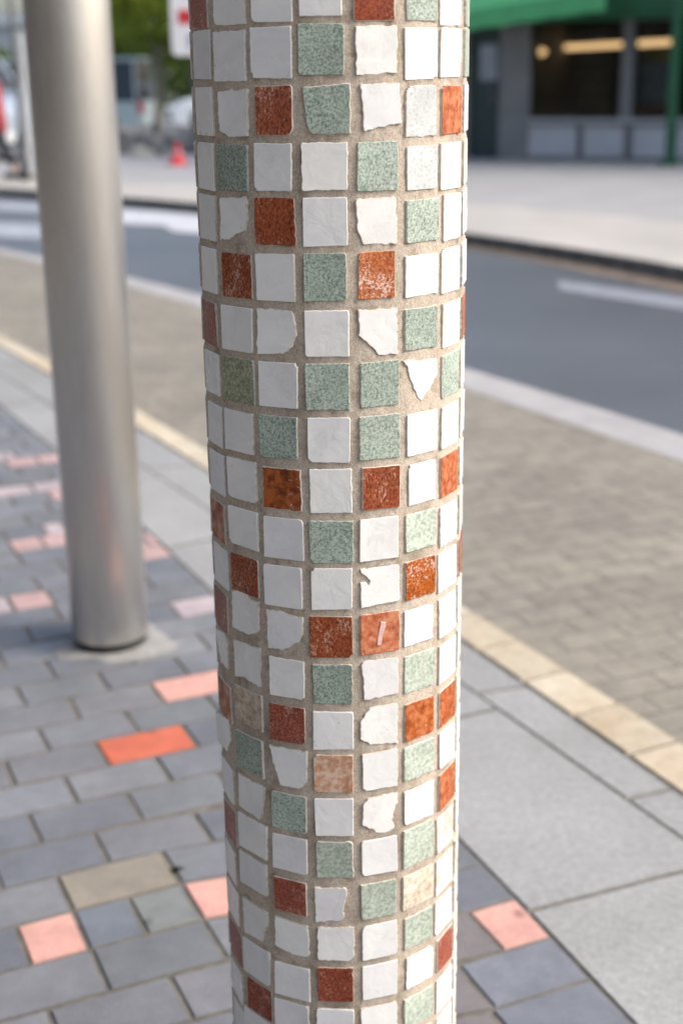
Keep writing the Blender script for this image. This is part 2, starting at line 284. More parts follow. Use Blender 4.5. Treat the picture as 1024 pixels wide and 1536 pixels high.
def tile_geo(poly, thc, zc, rng, amp, fan=True, broken=False):                 # poly in metres (u, w) about the tile centre, counter-clockwise
    area = sum(poly[i].x*poly[(i+1) % len(poly)].y-poly[(i+1) % len(poly)].x*poly[i].y for i in range(len(poly)))
    if area < 0: poly = poly[::-1]
    per = [(poly[(i+1) % len(poly)]-poly[i]).length for i in range(len(poly))]; tot = sum(per); cnt = int(tot/.0013); res = []; i = 0; acc = 0.0
    for k in range(cnt):
        tgt = tot*k/cnt
        while acc+per[i] < tgt: acc += per[i]; i += 1
        res.append(poly[i].lerp(poly[(i+1) % len(poly)], (tgt-acc)/per[i]))
    poly = smooth_noise_loop(res, amp, rng, 1.0)
    n = len(poly)
    ins = []; bev = 1 if rng.random() < .3 else 0; bw = rng.uniform(.0003, .0007)
    if broken: bev = 1; bw = .0006
    for i in range(n):
        t = poly[(i+1) % n]-poly[i-1]; nr = Vector((-t.y, t.x)).normalized(); ins.append(poly[i]+nr*(bw+rng.random()*(0.0005 if broken else 0.0002)))
    t = R2(thc); er = Vector((math.sin(t), -math.cos(t), 0)); et = Vector((math.cos(t), math.sin(t), 0)); ez = Vector((0, 0, 1))
    d0 = RP + 0.0007 + rng.uniform(-.0002, .0003); tu = rng.gauss(0, .008); tw = rng.gauss(0, .008)
    def P(q, off): return er*(d0+off+tu*q.x+tw*q.y) + et*q.x + ez*(zc+q.y)
    vs = [P(q, -.0055) for q in poly] + [P(q, -.0006) for q in poly] + [P(q, 0) for q in ins]
    fs = []; mi = []
    for k in (0, 1):
        for i in range(n):
            j = (i+1) % n; fs.append((k*n+i, k*n+j, (k+1)*n+j, (k+1)*n+i)); mi.append(1 if k == 0 else bev)
    ce = sum(ins, Vector((0, 0)))/n
    if fan:
        for i in range(1, n):
            a_, b_ = ins[i-1]-ce, ins[i]-ce
            if a_.x*b_.y-a_.y*b_.x <= 1e-9: ins[i] = ins[i-1].copy()
        vs[2*n:] = [P(q, 0) for q in ins]
    if all((ins[i]-ce).x*(ins[(i+1) % n]-ce).y-(ins[(i+1) % n]-ce).x*(ins[i]-ce).y > 0 for i in range(n)):
        vs.append(P(ce, 0))
        for i in range(n): fs.append((2*n+i, 2*n+(i+1) % n, 3*n)); mi.append(0)
    elif fan:
        vs.append(P(ce, 0))
        for i in range(n): fs.append((2*n+i, 2*n+(i+1) % n, 3*n)); mi.append(0)
    else: fs.append(tuple(range(2*n, 3*n))); mi.append(0)
    return vs, fs, mi
def quad_poly(u0, u1, w0, w1, rng):
    j = lambda: rng.uniform(-.0006, .0006)
    pts = [(u0+j(), w0+j()), (u1+j(), w0+j()), (u1+j(), w1+j()), (u0+j(), w1+j())]
    rs = [rng.choice([.0006, .0008, .0012, .002, .0035]) for _ in range(4)]
    if rng.random() < .14: rs[rng.randrange(4)] = rng.uniform(.005, .009)
    return round_poly(pts, rs)
def bite(poly, rng):
    k = rng.randrange(len(poly)); c = poly[k]; r = rng.uniform(.0015, .003)
    out = []
    for p in smooth_noise_loop(poly, 0, rng, .0015):
        d = p-c; 
        out.append(p*(1-.07) if d.length < r else p)
    return out
ROWZ = [float(x) for x in RZ.split()]
cells = {}
for it in TILES.split(';'):
    a, t0, t1, zt, zb = it.split(); c = a[0]; ty = a[-1]; r = int(a[1:-1])
    cells[(c, r)] = (ty, float(t0), float(t1), float(zt), float(zb))
stuffv = MB(); stuff_mats = []; 
def stuff_tile(ty, thc, wdeg, zt, zb, rng):
    u = RP*R2(wdeg)/2; zc = (zt+zb)/2; h = (zt-zb)/2
    vs, fs, mi = tile_geo(quad_poly(-u, u, -h, h, rng), thc, zc, rng, .0003)
    if ty not in stuff_mats: stuff_mats.append(ty)
    i = stuff_mats.index(ty)+1
    n = len(stuffv.v); stuffv.v += vs; stuffv.f += [tuple(q+n for q in f) for f in fs]; stuffv.mi += [0 if x == 1 else i for x in mi]
NAMES = {'B4': 'white tile broken off at its lower edge', 'C6': 'white tile with a rounded chipped side', 'E6': 'white tile with one lower corner broken off', 'F7': 'white triangular tile fragment',
         'E4': 'white tile with a cut lower corner', 'D2': 'green tile with a rounded broken corner', 'E2': 'white tile set askew', 'E14': 'white tile with ragged chipped corners',
         'C15': 'white tile with a slanting broken side', 'E16': 'white tile with ragged chipped edges', 'D18': 'white tile with a wavy broken side', 'E11': 'white tile with a chipped hole', 'C12': 'white tile with a jagged broken corner'}
for (c, r), (ty, t0, t1, zt, zb) in cells.items():
    rng = random.Random(r*31+ord(c))
    thc = (t0+t1)/2; zc = (zt+zb)/2; key = c+str(r)
    if key in BROKEN:
        pts = [(RP*R2(a-thc), z-zc) for a, z in BROKEN[key]]
        poly = round_poly(pts, [.0006]*len(pts)); amp = .00025 if key == 'E11' else .00045
    else:
        u = RP*R2(t1-t0)/2; h = (zt-zb)/2
        poly = quad_poly(-u, u, -h, h, rng); amp = rng.choice([.00008, .00012, .0002, .0003])
        if rng.random() < .3: poly = bite(poly, rng)
    vs, fs, mi = tile_geo(poly, thc, zc, rng, amp, key not in ('E11', 'E16'), key in BROKEN and key != 'E11')
    nm, mt = TM[ty]
    o = mesh_obj(nm, vs, fs, [mt, M_E], post, False, mi)
    if key in NAMES: o['label'] = NAMES[key]
# a pale scrape on one bright orange tile
def face_pt(c, r, u, w, lift):
    ty, t0, t1, zt, zb = cells[(c, r)]; t = R2((t0+t1)/2); d = RP+.0007+lift
    return Vector((math.sin(t)*d+math.cos(t)*u, -math.cos(t)*d+math.sin(t)*u, (zt+zb)/2+w))
sc_ = [(-.004, -.014), (.001, -.015), (.003, -.004), (.006, .008), (.007, .013), (.001, .0145), (-.001, .006), (-.003, -.004)]
rng = random.Random(9); lo = [face_pt('E', 12, u+rng.uniform(-.0006, .0006), w, .0000) for u, w in sc_]; hi = [face_pt('E', 12, u*.9, w*.95, .0007) for u, w in sc_]; k = len(sc_)
sm = mesh_obj('scuff_mark', lo+hi, [tuple(range(k, 2*k))]+[(i, (i+1) % k, k+(i+1) % k, k+i) for i in range(k)], simple('pale scuff', (.62, .42, .38), .6, var=.15, scale=120), post)
rng = random.Random(5)
HT = {0:'V',1:'V',2:'W',3:'C',4:'W',5:'W',6:'T',7:'W',8:'W',9:'W',10:'W',11:'R',12:'W',13:'W',14:'C',15:'W',16:'W',17:'W',18:'C',19:'W',20:'C',21:'W',22:'W'}
ZT = {0:'W',3:'W',10:'B',17:'W'}
pool = 'WWWWWWWGGVRDTC'
for r in range(-13, 28):
    zt = ROWZ[r] if 0 <= r <= 22 else (ROWZ[0]-r*.0574 if r < 0 else ROWZ[22]-(r-22)*.0574)
    zb = zt-.0485
    if zb < 0.02 or zt > 2.33: continue
    dr = (r-4)*-.22
    cols = [-62.5, -43, -23, -3, 18.2, 39, 60] if not 0 <= r <= 22 else []
    for th in cols: stuff_tile(rng.choice(pool), th, 17.2, zt, zb, rng)
    if 0 <= r <= 22:
        for c, th in zip('ABCDEFG', [-67, -46, -25, -3.5, 17.5, 39, 60]):
            if (c, r) not in cells: stuff_tile(rng.choice('WWG'), th, 17, zt, zb, rng)
    stuff_tile(HT.get(r, rng.choice(pool)), 80.2, 16.8, zt-.003, zb-.003, rng)
    stuff_tile(ZT.get(r, rng.choice('WWWWC')), -86.5+dr*.9, 17.0, zt-.002, zb-.002, rng)
    for k in range(8):
        stuff_tile(rng.choice(pool), 101.3+21*k, 17.2, zt, zb, rng)
o = stuffv.build('mosaic_tiles', [M_E]+[TM[t][1] for t in stuff_mats], post)
o['kind'] = 'stuff'
# grout body, finely dented
vs = []; fs = []; NT = 300
zs = [0.0, .28] + [.28+i*.0045 for i in range(1, 300)] + [1.9, 2.36]
for z in zs:
    for i in range(NT):
        t = 2*math.pi*i/NT
        p = Vector((math.cos(t)*RP, math.sin(t)*RP, z))
        rr = RP-.0004 + .0005*noise.noise(p*45) + .0007*noise.noise(p*130) + .0004*noise.noise(p*320)
        vs.append((rr*math.cos(t), rr*math.sin(t), z))
for k in range(len(zs)-1):
    for i in range(NT):
        j = (i+1) % NT; fs.append((k*NT+i, k*NT+j, (k+1)*NT+j, (k+1)*NT+i))
fs.append(tuple(range((len(zs)-1)*NT, len(zs)*NT)))
mesh_obj('grout_core', vs, fs, M_GR, post, True)
# cracks and lumps in the grout are part of it; a concrete cap closes the top
mb = MB(); mb.lathe([(.1, 2.3605), (.158, 2.3605), (.160, 2.375), (.150, 2.40), (.05, 2.415)]); mb.build('cap', simple('cap concrete', (.4, .38, .35), .8), post)

# ------------------------------------------------------------------ steel pole
def brushed():
    m, nt, b = mat('brushed stainless steel', 0.36, 1.0)
    v = coord(nt, (1, 1, 1)); n = nz(nt, coord(nt, (60, 60, 1.2)), 9, 4); n2 = nz(nt, v, 2.6, 4)
    nt.links.new(ramp(nt, n, [(0.3, (.56, .55, .535)), (0.7, (.68, .67, .65))]), b.inputs['Base Color'])
    nt.links.new(ramp(nt, n2, [(0.3, g(.33)), (0.7, g(.42))]), b.inputs['Roughness'])
    st_ = ramp(nt, nz(nt, v, 17, 6, .65, 1.5), [(.66, g(0)), (.72, g(.5))]); b.inputs['Anisotropic'].default_value = 0.6
    q_ = mix(nt, b.inputs['Base Color'].links[0].from_socket, (.30, .22, .14), st_); nt.links.new(q_, b.inputs['Base Color'])
    return m
bp = gp(165, 975); pole_c = Vector((-.650, 3.545, 0))
sp = empty('steel_pole', pole_c)
tag(sp, 'thick brushed stainless steel pole standing on the grey block paving', 'pole')
MS = brushed()
MB().lathe([(.1045, .028), (.1050, .029), (.1050, 3.2), (.103, 3.205)], 96).build('shaft', MS, sp, True)
for p in sp.children[0].data.polygons:
    if len(p.vertices) > 4: p.use_smooth = False
MB().lathe([(.098, .000), (.098, .0275)], 64).build('base_gap_ring', simple('gap black', (.012, .012, .012), .8), sp)  # black ring painted in for the dark gap under the shaft

# ------------------------------------------------------------------ ground curves: x as a function of y
def curve(a, b, c, y0, y1):
    def f(y):
        if y < y0: return (a*y0*y0+b*y0+c) + (2*a*y0+b)*(y-y0)
        if y > y1: return (a*y1*y1+b*y1+c) + (2*a*y1+b)*(y-y1)
        return a*y*y+b*y+c
    return f
cA = curve(-0.01254, -0.35675, 1.19322, 1.9, 7)
cB = curve(-0.00537, -0.47352, 1.8912, 2.5, 7.5)
cCi = curve(-0.00962, -0.40563, 1.8759, 2.7, 8)
cCo = curve(-0.00746, -0.43565, 2.11072, 2.9, 8.5)
cDl = curve(-0.01176, -0.39113, 3.86129, 5.4, 13)
cDu = curve(-0.01528, -0.34339, 4.0374, 5.8, 13.5)
cFl = curve(-0.03855, 0.36073, 3.06295, 10.7, 20)
cFu = lambda y: cFl(y)+.14
YS = [-12+i*.5 for i in range(24)] + [i*.1 for i in range(0, 120)] + [12+i*.5 for i in range(60)] + [42+i*3 for i in range(20)]
def strip(name, L, Rr, z, mt, y0=-12, y1=99):
    vs = []; fs = []; ys = [y for y in YS if y0 <= y <= y1]
    for y in ys: vs += [(L(y), y, z), (Rr(y), y, z)]
    for i in range(len(ys)-1): fs.append((2*i, 2*i+1, 2*i+3, 2*i+2))
    return tag(mesh_obj(name, vs, fs, mt), kind='structure')
def step(name, L, z0, z1, mt, y0=-12, y1=99):
    pass

# materials of the ground
def asphalt():
    m, nt, b = mat('asphalt', 0.42); v = coord(nt)
    n = nz(nt, v, 90, 4, .7); n2 = nz(nt, v, .7, 5)
    c = ramp(nt, n, [(0.3, (.066, .071, .077)), (0.7, (.118, .126, .136))])
    c = mix(nt, c, ramp(nt, n2, [(0.3, g(.82)), (0.7, g(1.1))]), 1.0, 'MULTIPLY')
    nt.links.new(c, b.inputs['Base Color']); bump(nt, b, n, .5, .004); return m
def cobble():
    m, nt, b = mat('worn brick setts', 0.75); v = coord(nt, (1, 1, 1), rz=R2(-24))
    br = nd(nt, 'ShaderNodeTexBrick'); br.inputs['Scale'].default_value = 1.0; br.inputs['Brick Width'].default_value = .21; br.inputs['Row Height'].default_value = .105
    br.inputs['Mortar Size'].default_value = .010; br.inputs['Mortar Smooth'].default_value = .5
    br.inputs['Color1'].default_value = (.21, .194, .158, 1); br.inputs['Color2'].default_value = (.255, .236, .194, 1); br.inputs['Mortar'].default_value = (.188, .174, .144, 1)
    nt.links.new(v, br.inputs['Vector'])
    n = nz(nt, v, 1.6, 5); n2 = nz(nt, v, 14, 5, .6)
    c = mix(nt, br.outputs['Color'], ramp(nt, n, [(0.3, (.84, .82, .82)), (0.7, (1.12, 1.1, 1.05))]), 1.0, 'MULTIPLY')
    c = mix(nt, c, ramp(nt, n2, [(0.3, g(.72)), (0.65, g(1.1))]), .8, 'MULTIPLY')
    nt.links.new(c, b.inputs['Base Color'])
    u = nd(nt, 'ShaderNodeBump', invert=True); u.inputs['Strength'].default_value = .6; u.inputs['Distance'].default_value = .006
    nt.links.new(br.outputs['Fac'], u.inputs['Height']); nt.links.new(u.outputs[0], b.inputs['Normal'])
    bump(nt, b, n2, .7, .008, u.outputs[0]); return m
def stone(name, lo, hi, sc=40, rough=.8, stain=(.8, .8, .78), bs=.5):
    m, nt, b = mat(name, rough); v = coord(nt)
    n = nz(nt, v, sc, 6, .65); n2 = nz(nt, v, 2.2, 5, .6); n3 = nz(nt, v, 170, 4, .8)
    c = ramp(nt, n, [(0.28, lo), (0.68, hi)])
    c = mix(nt, c, ramp(nt, n2, [(0.3, stain), (0.62, g(1))]), 1.0, 'MULTIPLY')
    c = mix(nt, c, ramp(nt, n3, [(0.3, g(.70)), (0.62, g(1.12))]), .9, 'MULTIPLY')
    at_ = nd(nt, 'ShaderNodeAttribute', attribute_name='tone')
    c = mix(nt, c, at_.outputs['Color'], 1.0, 'MULTIPLY')
    nt.links.new(c, b.inputs['Base Color']); p = bump(nt, b, n, bs, .003); bump(nt, b, n3, .35, .0012, p); return m
def block_mat():
    m, nt, b = mat('paver', .62); v = coord(nt)
    at_ = nd(nt, 'ShaderNodeAttribute', attribute_name='tone')
    n = nz(nt, v, 26, 6, .65); n2 = nz(nt, v, 5, 5, .6); n3 = nz(nt, v, 300, 3, .7)
    c = mix(nt, at_.outputs['Color'], ramp(nt, n2, [(0.3, g(.80)), (0.6, g(1.08))]), 1.0, 'MULTIPLY')
    c = mix(nt, c, ramp(nt, n, [(0.3, g(.88)), (0.65, g(1.08))]), 1.0, 'MULTIPLY')
    c = mix(nt, c, ramp(nt, n3, [(0.3, g(.70)), (0.65, g(1.14))]), .9, 'MULTIPLY')
    # dark gum and dirt spots
    vo = nd(nt, 'ShaderNodeTexVoronoi'); vo.inputs['Scale'].default_value = 4.2; nt.links.new(v, vo.inputs['Vector'])
    ad = nd(nt, 'ShaderNodeMath', operation='MULTIPLY_ADD'); ad.inputs[1].default_value = .10; ad.inputs[2].default_value = 0; nt.links.new(n, ad.inputs[0])
    s2 = nd(nt, 'ShaderNodeMath', operation='ADD'); nt.links.new(vo.outputs['Distance'], s2.inputs[0]); nt.links.new(ad.outputs[0], s2.inputs[1])
    c = mix(nt, c, ramp(nt, s2.outputs[0], [(0.075, g(.55)), (0.12, g(1))]), 1.0, 'MULTIPLY')
    nt.links.new(c, b.inputs['Base Color']); p = bump(nt, b, n, .3, .0012); bump(nt, b, n3, .3, .0006, p); return m
M_ASPH = asphalt(); M_COB = cobble(); M_BLOCK = block_mat()
M_SLAB = stone('grey flagstone', (.23, .235, .232), (.335, .338, .332), 55)
M_KERB = stone('cream kerb stone', (.40, .355, .265), (.55, .495, .39), 22, .8, (.88, .80, .70))
M_BED = simple('sandy joint dirt', (.135, .124, .104), .95, var=.35, scale=30, bumps=.5)
M_CONC = simple('pale concrete', (.325, .318, .31), .8, var=.12, scale=5, bumps=.3)
M_PAVE = simple('far pavement concrete', (.30, .297, .29), .8, var=.10, scale=1.2, bumps=.2)
M_PAVE2 = simple('cream pavement edge', (.38, .36, .325), .8, var=.12, scale=1.2, bumps=.2)
M_LINE = simple('worn white road paint', (.46, .47, .49), .6, var=.15, scale=9)
M_LINE2 = simple('very worn road paint', (.30, .32, .35), .6, var=.2, scale=9)
M_DARKK = simple('dark kerb face', (.14, .128, .11), .9, var=.4, scale=8)  # dark mottled face of the far kerb
M_GUT = simple('dark brown gutter', (.13, .10, .07), .95, var=.5, scale=10)  # dark brown mottled strip along the far kerb

W = 400
tag(mesh_obj('ground', [(-W, -W, -.16), (W, -W, -.16), (W, W, -.16), (-W, W, -.16)], [(0, 1, 2, 3)], simple('earth', (.25, .23, .2), .9)), kind='structure')
far = lambda y: -40.0
strip('pavement_bed_surface', far, cCo, -.0045, M_BED, -12, 42)
# raised paving blocks, laid in running bond
def tone_mesh(name, quads, h, mt, bev=.003):
    vs = []; fs = []; cols = []
    for q, col, z in quads:
        n = len(vs); c = sum((Vector(p) for p in q), Vector((0, 0)))/len(q)
        k = len(q)
        lo = [(p[0], p[1], z-h) for p in q]; mid = [(p[0], p[1], z-bev) for p in q]
        top = []
        for p in q:
            d = (c-Vector(p)); top.append((p[0]+d.x/d.length*bev*1.3, p[1]+d.y/d.length*bev*1.3, z))
        vs += lo+mid+top
        for a in (0, 1):
            for i in range(k): fs.append((n+a*k+i, n+a*k+(i+1) % k, n+(a+1)*k+(i+1) % k, n+(a+1)*k+i))
        fs.append(tuple(n+2*k+i for i in range(k)))
        cols += [(.15, .138, .115)]*k + [tuple(x*.72 for x in col)]*k + [col]
    o = mesh_obj(name, vs, fs, mt); me = o.data
    ca = me.color_attributes.new('tone', 'FLOAT_COLOR', 'CORNER')
    for p, c in zip(me.polygons, cols):
        for li in p.loop_indices: ca.data[li].color = (*c, 1)
    return tag(o, kind='structure')
ua = R2(24); U = Vector((math.cos(ua), math.sin(ua))); V = Vector((math.sin(ua), -math.cos(ua)))
O0 = Vector((-.595, 2.937)); PU, PV, J = .2145, .1330, .0085
def st(s, t): return O0 + U*s + V*t
def edge_s(t):                                          # s where the block field meets the flagstones
    lo, hi = -12.0, 12.0
    for _ in range(40):
        md = (lo+hi)/2; p = st(md, t)
        if p.x < cA(p.y): lo = md
        else: hi = md
    return lo
BL = [(.275, .29, .315), (.30, .31, .335), (.25, .265, .295), (.31, .32, .335), (.285, .29, .305), (.262, .278, .292)]
PINK = (.57, .31, .255); RED = (.52, .125, .065); BEI = (.235, .208, .165); PALE = (.38, .325, .33); FPINK = (.42, .285, .265); BRN = (.17, .155, .15)
special = {}
def sp_(row, s0, s1, col): special.setdefault(row, []).append((s0, s1, col))
sp_(0, 0.0, .2145, RED); sp_(-2, .2145, .429, PINK); sp_(4, -.2145, 0, BEI)
sp_(5, -.322, -.2145, PINK); sp_(5, -.2145, -.1075, (.135, .15, .172)); sp_(5, -.1075, 0, (.175, .187, .18)); sp_(5, 0.0, .107, PINK)
sp_(-6, .429, .6435, PALE); sp_(-8, -.2145, 0, PALE); sp_(-8, 0, .12, PINK); sp_(-8, -.429, -.2145, PINK)
sp_(-10, .47, .70, PINK); sp_(-11, .40, .70, PINK)
sp_(-12, .107, .32, PINK); sp_(-13, .25, .36, PALE); sp_(-17, .0, .45, PALE); sp_(-16, .36, .55, PINK); sp_(-20, .30, .5, PINK); sp_(-21, .2, .36, PALE); sp_(-24, .0, .3, PINK); sp_(-29, -.3, 0, PINK)
FIX = {7: [(-.107, .107, None), (.107, .2145, None), (.2145, .459, BRN), (.459, .75, PINK)], 8: [(-.2145, 0, None), (0, .107, None), (.107, .363, BRN), (.363, .75, (.165, .176, .20))], 9: [(-.107, .107, None), (.107, .353, BRN), (.353, .75, (.155, .166, .192))]}
rp = random.Random(11)
quads = []
for row in range(-95, 24):
    t0 = .004+PV*row; t1 = t0+PV-J
    es = edge_s((t0+t1)/2)
    s = -(.107 if row % 2 else 0.0) - PU*14
    cuts = []
    while s < es: cuts.append((s, s+PU)); s += PU
    out = []
    for a, b in cuts:
        segs = [(a, b, None)]
        for (x0, x1, col) in special.get(row, []):
            new = []
            for (p, q, c) in segs:
                if c is not None or x1 <= p+.002 or x0 >= q-.002: new.append((p, q, c)); continue
                if x0 > p+.03: new.append((p, x0, None))
                new.append((max(p, x0), min(q, x1), col))
                if x1 < q-.03: new.append((x1, q, None))
            if row < -5: segs_c = None
            segs = new
        out += segs
    if row in FIX: out = [x for x in out if x[1] <= FIX[row][0][0]+.01] + FIX[row]
    if len(out) > 1 and es-out[-1][0] < .055: out[-2] = (out[-2][0], es+.1, out[-2][2]); out.pop()
    # join neighbouring pieces of one coloured block
    for a, b, c in out:
        if st(a, t0).y < -1 or st(a, t0).x < -7: continue
        sh = lambda s_: .056*min(1, max(0, (s_-.02)/.33)) if row > 2 else 0
        a2, b2 = a+J/2, b-J/2
        e0, e1 = edge_s(t0+sh(.5))-.004, edge_s(t1+sh(.5))-.004
        if a2 > min(e0, e1)-.01: continue
        p = [st(a2, t0+sh(a2)), st(min(b2, e0), t0+sh(b2)), st(min(b2, e1), t1+sh(b2)), st(a2, t1+sh(a2))]
        p = p[::-1]
        p = [q+Vector((rp.uniform(-.0012, .0012), rp.uniform(-.0012, .0012))) for q in p]
        if c is None:
            c = rp.choice(BL); k = rp.uniform(.9, 1.1)*.55; c = tuple(x*k for x in c)
            if rp.random() < .02: c = rp.choice([FPINK, PALE, BEI]) if row < -3 or row > 12 else c
        if row < -5 and c == PINK: c = FPINK
        quads.append((p, c, rp.uniform(-.0016, 0)))
tone_mesh('block_pavement', quads, .012, M_BLOCK, .0028)
# flagstones and kerb stones: bands between two curves, cut across at the joints
def bands(name, L, Rr, ys, skew, h, z, mt, joint=.006, tones=.05, bev=.003, y_hi=40):
    q = []; r = random.Random(len(name))
    for i in range(len(ys)-1):
        a, b = ys[i], ys[i+1]; n = max(1, int((b-a)/.25)) if b-a > .4 else 1
        # a stone keeps straight sides
        l0 = Vector((L(a)+joint/2, a)); r0 = Vector((Rr(a+skew)-joint/2, a+skew)); l1 = Vector((L(b-joint)+joint/2, b-joint)); r1 = Vector((Rr(b+skew-joint)-joint/2, b+skew-joint))
        k = 1+r.uniform(-tones, tones)
        q.append(([l0, r0, r1, l1], (k, k, k*r.uniform(.985, 1.01)), z+r.uniform(-.001, .001)))
    return tone_mesh(name, q, h, mt, bev)
ya = [2.227+i*.705 for i in range(-6, 30)]
bands('flagstone_pavement', lambda y: cA(y), lambda y: cB(y), ya, .155, .012, .0, M_SLAB, .009, .06)
bands('flagstone_edge_pavement', lambda y: cB(y)+.002, lambda y: cCi(y)-.004, [2.639+i*.54 for i in range(-8, 38)], .04, .012, -.002, M_SLAB, .009, .07)
bands('edging_kerb', lambda y: cCi(y), lambda y: cCo(y), [3.026-.19+i*.205 for i in range(-20, 105)], .065, .05, .001, M_KERB, .006, .09, .006)
# mortar patch round the foot of the steel pole
rr = random.Random(3); vs = [(pole_c.x, pole_c.y, .0058)]; n = 48; ph = [rr.uniform(0, 6.28) for _ in range(4)]
ring = []
for i in range(n):
    t = 2*math.pi*i/n; r = .148 + .014*math.sin(2*t+ph[0]) + .014*math.sin(3*t+ph[1]) + .012*math.sin(5*t+ph[2]) + .006*math.sin(9*t+ph[3])
    ring.append((r, t))
for k, z in ((.55, .0058), (.85, .0050), (1.0, .0005)):
    for r, t in ring: vs.append((pole_c.x+.018+r*k*math.cos(t), pole_c.y-.014+r*k*math.sin(t), z))
fs = [(0, 1+i, 1+(i+1) % n) for i in range(n)]
for k in (0, 1):
    for i in range(n):
        j = (i+1) % n; fs.append((1+k*n+i, 1+(k+1)*n+i, 1+(k+1)*n+j, 1+k*n+j))
tag(mesh_obj('mortar_patch_pavement', vs, fs, simple('mortar', (.225, .222, .212), .9, var=.25, scale=20, bumps=.4), None, True), kind='structure')
# road side
ZR = -.03
strip('setts_road', lambda y: cCo(y)-.004, cDl, ZR, M_COB)
strip('channel_line', cDl, cDu, ZR+.002, M_CONC)
strip('asphalt_road', lambda y: cDu(y), lambda y: cFl(y)+.05, ZR+.001, M_ASPH)
strip('gutter_line', lambda y: cFl(y)-.16-.25*max(0, min(1, (14-y)/4)), lambda y: cFl(y)-.001, ZR+.004, M_GUT, -12, 16)
# far kerb and pavement
vs = []; fs = []; ys = YS
for y in ys: vs += [(cFl(y), y, ZR-.02), (cFl(y)+.015, y, .075), (cFl(y)+.035, y, .08)]
for i in range(len(ys)-1):
    for k in (0, 1): fs.append((3*i+k, 3*i+k+1, 3*i+3+k+1, 3*i+3+k))
tag(mesh_obj('far_kerb', vs, fs, M_DARKK), kind='structure')
strip('far_kerb_pavement', lambda y: cFl(y)+.035, lambda y: cFl(y)+2.6, .080, M_PAVE2)
strip('far_pavement', lambda y: cFl(y)+2.6, lambda y: 90.0, .080, M_PAVE)
def marking(name, px, z, mt):
    p = [gp(x, y, z) for x, y in px]; return tag(mesh_obj(name, p, [tuple(range(len(p)))], mt), kind='structure')
ext = lambda a, b, k: a+(b-a)*k
p = [gp(835, 421, ZR), gp(1024, 447, ZR), gp(1024, 466, ZR), gp(838, 436, ZR)]
p[1] = ext(p[0], p[1], 2.2); p[2] = ext(p[3], p[2], 2.2)
for q in p: q.z = ZR+.005
tag(mesh_obj('road_marking', [p[0], p[3], p[2], p[1]], [(0, 1, 2, 3)], simple('worn lane paint', (.205, .218, .24), .6, var=.15, scale=9)), kind='structure')
marking('road_marking', [(150, 312), (150, 334), (245, 338), (262, 347), (330, 352), (330, 326), (230, 317)], ZR+.005, M_LINE)
marking('road_marking', [(-60, 332), (-60, 352), (140, 362), (140, 340)], ZR+.005, M_LINE2)
marking('road_marking', [(-60, 300), (-60, 312), (130, 321), (130, 309)], ZR+.005, M_LINE2)
# car park behind
pp = [Vector((-60, 29.2)), Vector((2.2, 28.0)), Vector((30, 60)), Vector((30, 95)), Vector((-60, 95))]
tag(mesh_obj('car_park_road', [(q.x, q.y, .086) for q in pp], [tuple(range(5))], simple('car park asphalt', (.16, .165, .17), .7, var=.2, scale=2)), kind='structure')

# a small moss clump in a paving joint
mo = empty('moss_clump', gp(266, 1304, 0)); tag(mo, 'small dark moss clump in the joint beside a pink paving block', 'moss clump')
r_ = random.Random(2); vs = []; fs = []
for _ in range(160):
    a = r_.uniform(0, 6.28); d = abs(r_.gauss(0, .006)); h = max(.002, .006-d*.4)*r_.uniform(.5, 1.2); x, y = d*1.5*math.cos(a), d*math.sin(a); b_ = r_.uniform(0, 6.28); w = .0016; k = len(vs)
    vs += [(x-w*math.cos(b_), y-w*math.sin(b_), -.003), (x+w*math.cos(b_), y+w*math.sin(b_), -.003), (x+r_.uniform(-.003, .003), y+r_.uniform(-.003, .003), h)]; fs.append((k, k+1, k+2))
mesh_obj('foliage', vs, fs, simple('moss', (.035, .05, .015), .9, var=.4, scale=200), mo)

# ------------------------------------------------------------------ shop building across the road
E_ = Vector((.866, -.5, 0)); N_ = Vector((.5, .866, 0)); FO = gp(742, 238, .08); FO.z = 0
def fac(px, py, off=0.0):                               # (s, z) where the view line meets the facade plane shifted back by off
    d = ray(px, py); o = Vector((0, 0, EYE)); P0 = FO+N_*off; t = (P0-o).dot(N_)/d.dot(N_); q = o+d*t
    return (q-FO).dot(E_), q.z
shop = empty('shop_building', (FO.x, FO.y, 0.08), math.atan2(E_.y, E_.x))
tag(shop, 'grey shopfront with dark windows, white lower panels and a dark green fascia across the road', 'shop')
ZB = .08
def fbox(mb, s0, s1, o0, o1, z0, z1, bev=0.0):          # local to the building: x along the front, y into it
    mb.box(((s0+s1)/2, (o0+o1)/2, (z0+z1)/2-ZB), (s1-s0, o1-o0, z1-z0), 0, bev); return mb
S = lambda px, off=0: fac(px, 200, off)[0]
Zt = lambda px, py, off=0: fac(px, py, off)[1]
M_GREYW = simple('grey render', (.20, .20, .195), .85, var=.15, scale=2)
M_DGREEN = simple('dark green paint', (.012, .095, .040), .5, var=.2, scale=3)
M_PANEL = simple('white lower panel', (.42, .43, .45), .5, var=.08, scale=3)
M_FRAME = simple('grey window frame', (.16, .165, .17), .5, var=.1)
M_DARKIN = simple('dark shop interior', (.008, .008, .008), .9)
sL, sR = S(745), S(1024)+7.0
zs0 = Zt(900, 178); zlint = Zt(900, 28)
m_ = MB(); fbox(m_, sL+.02, S(790), .0, .35, ZB, zlint)            # grey pier
SL = S(650); fbox(m_, SL, S(700), 0, .35, ZB, 6.5); fbox(m_, S(700), sR, .002, .352, zlint+.003, 6.5)
fbox(m_, sR, sR+.35, 0, 12, ZB, 6.5); fbox(m_, SL, SL+.3, .36, 12, ZB, 6.5); fbox(m_, SL, sR+.35, 12.003, 12.35, ZB, 6.5)
m_.build('wall', M_GREYW, shop)
